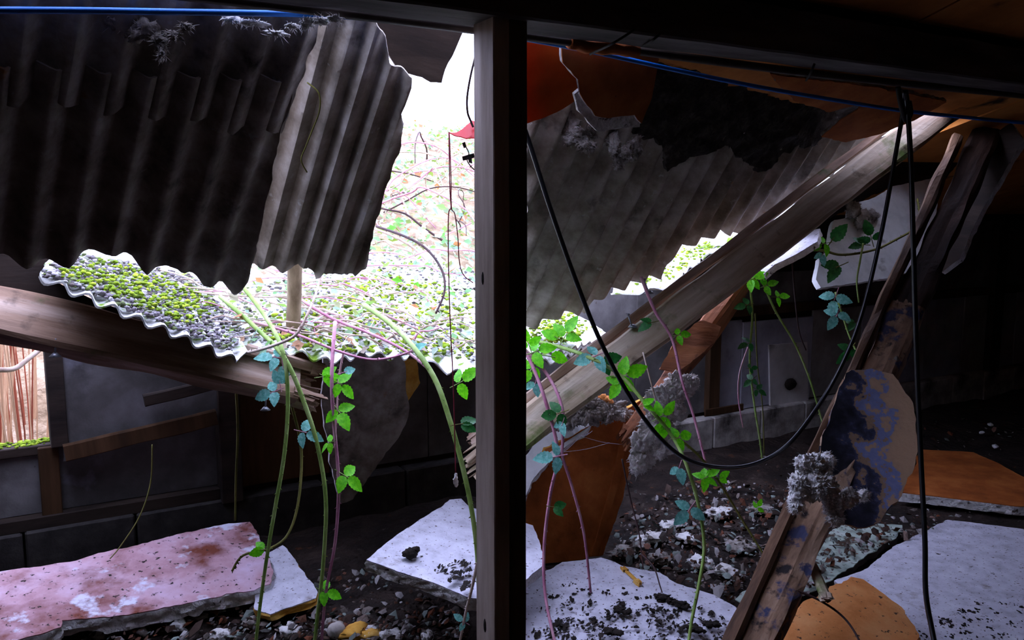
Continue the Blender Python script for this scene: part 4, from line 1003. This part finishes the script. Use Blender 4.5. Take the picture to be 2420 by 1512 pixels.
clump('frayed_end', [(W(1077, 1136, dr), (.007, .007, .016)), (W(1077, 1122, dr), (.004, .004, .006))], m_woolwhite, r_, sub=3, rough=.4, freq=120)

# ------------------------------------------------------------------ brambles with leaves
def leaflet_mesh(name, mat, L=1.0, wd=.6):
    bm = bmesh.new()
    n = 12
    mid = []; lf = []; rt = []
    for i in range(n + 1):
        t = i / n
        hw = wd / 2 * (sin(pi * min(1, t ** .8)) ** .75)
        if i in (0, n): hw = 0
        hw *= 1 + (.1 if i % 2 else -.06)
        z = -.16 * t * t
        mid.append(bm.verts.new((t * L, 0, z)))
        if hw > 0:
            lf.append(bm.verts.new((t * L - .03, hw, z + hw * .28)))
            rt.append(bm.verts.new((t * L - .03, -hw, z + hw * .28)))
        else:
            lf.append(mid[-1]); rt.append(mid[-1])
    for i in range(n):
        for S, fl in ((lf, 0), (rt, 1)):
            q = []
            for v in (mid[i], mid[i + 1], S[i + 1], S[i]):
                if v not in q: q.append(v)
            if len(q) > 2:
                bm.faces.new(q[::-1] if fl else q)
    me = bpy.data.meshes.new(name)
    bm.to_mesh(me); bm.free()
    me.materials.append(mat)
    for p in me.polygons: p.use_smooth = True
    return me
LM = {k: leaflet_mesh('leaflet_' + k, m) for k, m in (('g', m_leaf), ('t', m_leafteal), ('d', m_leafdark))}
PM = {}
for k, m in (('g', m_stemg), ('t', m_stemp), ('d', m_stemo)):
    bm = bmesh.new()
    add_tube(bm, [Vector((-.45, 0, .05)), Vector((-.2, 0, .02)), Vector((.24, 0, 0))], .024, 5)
    me = bpy.data.meshes.new('petiole_' + k); bm.to_mesh(me); bm.free(); me.materials.append(m)
    PM[k] = me
def add_leaf(parent, px, py, d, ang, size, kind='g', n=3, seed=0, tilt=None):
    """compound bramble leaf: petiole + leaflets; angle is where its tip points, size its leaflet length (in photo pixels)"""
    rnd = random.Random(seed + int(px) * 31 + int(py))
    s = 1.2 * size * d / FPX
    a = radians(ang)
    x = (RGT * cos(a) + UPV * sin(a) + FWD * rnd.uniform(-.35, .35)).normalized()
    nn = (-FWD * 1 + Vector((0, 0, .5)) + RGT * rnd.uniform(-.5, .5) + UPV * rnd.uniform(-.3, .5))
    z = (nn - x * nn.dot(x)).normalized()
    y = z.cross(x)
    mw = Matrix.Translation(W(px, py, d)) @ Matrix((x, y, z)).transposed().to_4x4() @ Matrix.Scale(s, 4)
    o = bpy.data.objects.new('leaf', PM[kind]); o.matrix_basis = mw
    place(o, parent)
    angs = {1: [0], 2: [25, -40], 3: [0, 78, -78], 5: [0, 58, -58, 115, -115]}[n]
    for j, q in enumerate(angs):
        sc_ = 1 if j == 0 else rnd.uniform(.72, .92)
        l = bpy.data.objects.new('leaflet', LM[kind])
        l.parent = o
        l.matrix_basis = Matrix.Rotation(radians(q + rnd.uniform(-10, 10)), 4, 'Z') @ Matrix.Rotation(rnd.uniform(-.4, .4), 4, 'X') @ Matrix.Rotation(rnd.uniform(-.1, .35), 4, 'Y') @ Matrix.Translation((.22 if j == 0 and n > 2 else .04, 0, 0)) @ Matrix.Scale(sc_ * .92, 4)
        COL.objects.link(l)
    return o
def bramble(label, pts, r_px, mat, leaves=(), thorn=True, taper=.7, group=None, n=6):
    """pts = (px, py, depth); one hanging cane with thorns in its mesh and leaves as parts"""
    P = smoothpts([W(*q) for q in pts], n)
    d = pts[0][2]
    r = r_px * d / FPX
    bm = bmesh.new()
    add_tube(bm, P, r, 7, taper)
    rnd = random.Random(int(pts[0][0]))
    if thorn:
        L = 0
        for i in range(1, len(P)):
            t = (P[i] - P[i - 1])
            for k in range(max(1, int(t.length / .03))):
                c = P[i - 1].lerp(P[i], rnd.random())
                u = Matrix.Rotation(rnd.uniform(0, 6.28), 3, t.normalized()) @ t.orthogonal().normalized()
                b0 = [bm.verts.new(c + u * r * .7 + t.normalized() * .004 * cos(q) + u.cross(t.normalized()) * .002 * sin(q)) for q in (0, 2.1, 4.2)]
                tp = bm.verts.new(c + u * (r * .7 + .008) + t.normalized() * .004)
                for q in range(3): bm.faces.new((b0[q], b0[(q + 1) % 3], tp))
    mw = Matrix.Translation(P[0])
    for v in bm.verts: v.co -= P[0]
    o = finish('bramble', bm, mat, mw=mw)
    tag(o, label, 'bramble', group)
    for j, lf in enumerate(leaves):
        add_leaf(o, *lf, seed=j)
    return o
D = 2.88
bramble('green bramble cane hanging leftmost from the snapped purlin to the pink-stained board', [(560, 660, 3.1), (625, 745, 3.0), (668, 830, D), (680, 940, D), (672, 1070, D), (650, 1200, D), (630, 1320, D), (612, 1450, D), (600, 1560, D)], 5.2, m_stemg,
        [(650, 925, D, 200, 42, 't', 3), (662, 908, D, 100, 34, 't', 2), (655, 845, D, 170, 40, 't', 3), (668, 862, D, 280, 40, 't', 1), (715, 1020, D, -10, 40, 't', 3), (625, 1298, D, 180, 34, 'g', 2)])
bramble('long thorny green bramble cane, second from the snapped purlin end', [(520, 700, 3.1), (600, 770, 3.0), (672, 845, D), (722, 960, D), (752, 1060, D), (770, 1180, D), (765, 1320, D), (750, 1460, D), (738, 1570, D)], 5.6, m_stemg,
        [(765, 1395, D, -20, 36, 'g', 3), (762, 890, D, 10, 36, 'g', 2)])
bramble('pinkish bramble cane with bright green leaf trios hanging before the stained board', [(792, 760, 3.0), (784, 880, D), (788, 990, D), (800, 1140, D), (792, 1280, D), (770, 1400, D), (758, 1540, D)], 4.6, m_stemp,
        [(800, 905, D, -25, 40, 'g', 3), (798, 968, D, -50, 44, 'g', 3), (782, 1045, D, 200, 30, 'g', 3), (812, 1122, D, -30, 46, 'g', 3), (812, 880, D, 20, 30, 't', 1)])
bramble('thin pink cane dangling close to the pinkish leafy bramble', [(812, 830, 2.95), (800, 900, 2.95), (796, 980, 2.93), (790, 1060, 2.92)], 2.6, m_stemp, [])
bramble('stout green bramble cane arching off the mossy sheet to the foot of the post', [(860, 720, 3.3), (930, 770, 3.05), (985, 830, D), (1030, 900, 2.8), (1062, 990, 2.75), (1090, 1090, 2.72), (1112, 1190, 2.7), (1126, 1290, 2.68), (1132, 1400, 2.66)], 6.2, m_stemg,
        [(1085, 905, 2.75, 30, 46, 'g', 3), (1088, 1002, 2.72, 10, 44, 'd', 2)])
bramble('pale dry shoot rising beside the foot of the post', [(1128, 1330, 2.6), (1115, 1390, 2.6), (1100, 1450, 2.6), (1082, 1540, 2.6)], 4.2, m_stemd, [(1098, 1470, 2.6, 150, 24, 't', 3)])
bramble('olive stem looping behind the green canes down to the pink-stained board', [(690, 960, 3.1), (712, 1060, 3.1), (706, 1180, 3.05), (682, 1260, 3.0), (640, 1295, 2.95), (575, 1312, 2.9), (548, 1350, 2.88)], 3.6, m_stemo, [])
bramble('thin olive stem hanging straight beside the dark wall stud', [(558, 920, 3.2), (562, 1020, 3.2), (558, 1120, 3.2), (556, 1230, 3.2)], 3.2, m_stemo, [], thorn=False)
bramble('fine twig trailing down the panel under the askew wall board', [(360, 1050, 3.5), (356, 1140, 3.5), (330, 1220, 3.45), (285, 1290, 3.4), (260, 1320, 3.35)], 1.8, m_stemo, [], thorn=False)
bramble('blue-grey curved cane looping round the short pole', [(520, 838, 2.88), (580, 834, 2.86), (650, 815, 2.85), (700, 790, 2.86), (728, 740, 2.9), (748, 690, 3.0), (758, 650, 3.05)], 4.2, m_stemd, [])
# right of the post
E = 3.1
bramble('pink bramble cane right beside the post with leafy shoots at its top', [(1215, 790, 3.15), (1252, 850, E), (1290, 950, 3.05), (1318, 1070, 3.05), (1300, 1170, 3.05), (1286, 1290, 3.05), (1288, 1400, 3.0), (1310, 1510, 2.9), (1330, 1560, 2.85)], 4.6, m_stemp,
        [(1262, 832, E, 20, 44, 'g', 3), (1258, 868, E, 240, 36, 'g', 3), (1300, 842, E, -10, 46, 'g', 1), (1250, 815, E, 110, 36, 'g', 3), (1318, 1078, 3.02, 190, 44, 't', 3), (1308, 1198, 3.02, -5, 32, 'd', 2), (1265, 905, E, 250, 30, 't', 2)])
bramble('pink bramble cane crossing over its neighbour before the standing orange board', [(1230, 815, 3.15), (1290, 880, E), (1328, 960, 3.05), (1330, 1040, 3.05), (1330, 1080, 3.05), (1352, 1150, 3.05), (1380, 1260, 3.05), (1396, 1400, 3.05)], 4.2, m_stemp, [(1325, 975, 3.02, 200, 40, 'd', 3), (1330, 998, 3.02, 250, 30, 't', 2)])
bramble('long green bramble cane crossing the black loop down to the soil-strewn board', [(1240, 800, 3.3), (1330, 822, 3.2), (1400, 848, E), (1470, 890, E), (1530, 960, 3.05), (1585, 1025, 3.05), (1620, 1092, 3.0), (1650, 1190, 3.0), (1664, 1290, 3.0), (1652, 1380, 2.95), (1634, 1470, 2.9), (1622, 1560, 2.85)], 4.8, m_stemg,
        [(1335, 795, E, 60, 44, 'g', 3), (1320, 800, E, 150, 40, 'g', 1), (1410, 840, E, 200, 44, 't', 3), (1425, 852, E, -10, 44, 'd', 2), (1470, 888, E, 10, 48, 'g', 3), (1465, 905, E, 200, 40, 'g', 2), (1560, 985, 3.05, 30, 40, 'g', 3), (1570, 1002, 3.05, 250, 36, 'g', 2), (1600, 1035, 3.02, 10, 38, 'g', 3), (1605, 1105, 3.0, 250, 36, 't', 2), (1632, 1200, 3.0, 230, 42, 't', 3), (1520, 958, 3.0, 20, 30, 'g', 2)])
bramble('dark green cane running from the long green bramble towards the rotten timber', [(1585, 1022, 3.1), (1650, 1075, 3.1), (1700, 1140, 3.1), (1755, 1230, 3.1), (1805, 1310, 3.05)], 3.6, m_stemo, [(1665, 1130, 3.08, 20, 34, 'g', 5), (1700, 1128, 3.08, 0, 26, 'g', 2), (1790, 1200, 3.08, 60, 18, 'g', 3)])
bramble('pink cane falling from the weathered purlin past its rusty strut', [(1515, 655, 3.4), (1548, 735, 3.35), (1588, 800, 3.35), (1612, 900, 3.3), (1640, 985, 3.3), (1668, 1095, 3.25)], 4.0, m_stemp, [(1602, 792, 3.33, 10, 28, 'g', 3), (1540, 762, 3.33, 190, 34, 'd', 2)])
bramble('pale leafless shoot hanging below the weathered purlin', [(1520, 832, 3.3), (1535, 890, 3.3), (1548, 940, 3.3), (1552, 965, 3.3)], 2.4, m_stemd, [], thorn=False)
bramble('green leafy bramble trail hanging below the narrow white board, leftmost of the trails', [(1768, 640, 3.9), (1778, 740, 3.9), (1772, 850, 3.9), (1782, 950, 3.9), (1796, 1040, 3.9), (1802, 1090, 3.9)], 3.0, m_stemg,
        [(1775, 660, 3.88, 20, 32, 'g', 5), (1768, 720, 3.88, 190, 26, 'd', 3), (1772, 810, 3.88, 200, 24, 'd', 3), (1780, 895, 3.88, 220, 22, 'd', 3), (1788, 920, 3.88, -30, 20, 'd', 3), (1772, 870, 3.88, 10, 16, 'd', 3)])
bramble('long pale bramble trail slanting across the patch board with the dent', [(1792, 640, 3.9), (1830, 730, 3.9), (1880, 815, 3.9), (1915, 900, 3.9), (1940, 985, 3.9), (1955, 1030, 3.9)], 2.8, m_stemg, [(1808, 676, 3.88, 20, 26, 'g', 3), (1836, 702, 3.88, 0, 26, 'g', 3)])
bramble('thin brown trail hanging from the narrow white board before the grey panel', [(1872, 610, 4.0), (1878, 690, 4.0), (1888, 780, 4.0), (1905, 828, 4.0)], 2.2, m_stemk, [], thorn=False)
bramble('fine pinkish trail bowing left beside the leafy green trail', [(1768, 820, 3.95), (1748, 880, 3.95), (1745, 940, 3.95), (1756, 1010, 3.95)], 2.0, m_stemp, [], thorn=False)
bramble('fine olive trail hanging down past the right of the leafy green trail', [(1785, 740, 3.95), (1790, 860, 3.95), (1802, 960, 3.95), (1806, 1075, 3.95)], 1.8, m_stemo, [], thorn=False)
bramble('bramble shoot trailing across the white hanging board', [(1905, 590, 4.2), (1945, 592, 4.15), (1990, 602, 4.12), (2060, 592, 4.15), (2110, 570, 4.2), (2170, 530, 4.3), (2168, 470, 4.4)], 3.4, m_stemo,
        [(1965, 570, 4.1, 60, 46, 'd', 1), (1950, 575, 4.1, 190, 34, 'g', 3), (1985, 628, 4.1, 200, 44, 'd', 2), (2060, 565, 4.12, 110, 36, 'd', 3), (2040, 578, 4.12, 170, 30, 'd', 2), (1945, 600, 4.1, 240, 26, 't', 2)])
bramble('slender green shoot drooping off the lower edge of the white hanging board', [(2040, 575, 4.12), (2032, 620, 4.1), (2025, 665, 4.1), (2030, 715, 4.1)], 2.6, m_stemg, [], thorn=False)
bramble('teal-leaved shoot hanging below the white hanging board to the rotten timber', [(1975, 690, 4.15), (1990, 740, 4.12), (2010, 800, 4.1), (2035, 850, 4.05)], 2.8, m_stemg, [(1975, 700, 4.1, 250, 40, 't', 3), (1980, 740, 4.1, 240, 34, 't', 3), (2010, 825, 4.05, 230, 36, 'd', 3), (2020, 760, 4.1, 200, 24, 'd', 2)])
bramble('dark twig hanging beside the standing orange board', [(1470, 1085, 3.35), (1490, 1180, 3.35), (1510, 1260, 3.3), (1520, 1345, 3.25)], 2.2, m_stemk, [], thorn=False)
bramble('dark forked twig bending down onto the soil-strewn white board', [(1516, 1310, 3.1), (1545, 1340, 3.05), (1560, 1385, 3.0), (1565, 1400, 2.98)], 2.0, m_stemk, [], thorn=False)
bramble('dark twig arching over the curled orange board', [(1875, 1392, 2.75), (1940, 1420, 2.72), (1995, 1460, 2.68), (2030, 1512, 2.6), (2045, 1560, 2.58)], 3.0, m_stemk, [], thorn=False)
bramble('dark purple cane arching over the mossy sheet below the hole', [(890, 535, 3.9), (960, 560, 3.7), (1010, 590, 3.6), (1045, 640, 3.5), (1050, 690, 3.45), (1030, 740, 3.4)], 3.2, m_stemk, [])
bramble('pink bramble cane curving along the wavy front edge of the mossy sheet', [(600, 760, 3.05), (700, 790, 2.98), (800, 830, 2.92), (880, 850, 2.9), (950, 838, 2.92), (1000, 815, 2.96)], 3.6, m_stemp, [(975, 830, 2.92, 30, 34, 't', 1), (770, 890, 2.9, -20, 30, 'g', 2)])
bramble('pale pink cane sprawling from the streaked sheet to the mossy edge', [(700, 700, 3.3), (780, 750, 3.2), (880, 790, 3.1), (960, 830, 3.0), (1010, 870, 2.95)], 4.0, m_stemp, [])
# cobweb strands on the standing board
r_ = empty('cobweb', W(1320, 1100, db - .15)); tag(r_, 'dusty cobweb strands stretched across the standing orange board', 'cobweb')
for a_, b_ in (((1318, 1078), (1372, 1030)), ((1372, 1030), (1470, 1050)), ((1372, 1030), (1400, 1018)), ((1330, 1068), (1440, 1046))):
    tube('strand', [W(*a_, db - .14), W((a_[0] + b_[0]) / 2, (a_[1] + b_[1]) / 2 + 4, db - .1), W(*b_, db - .06)], .0008, m_web, r_, sides=4)
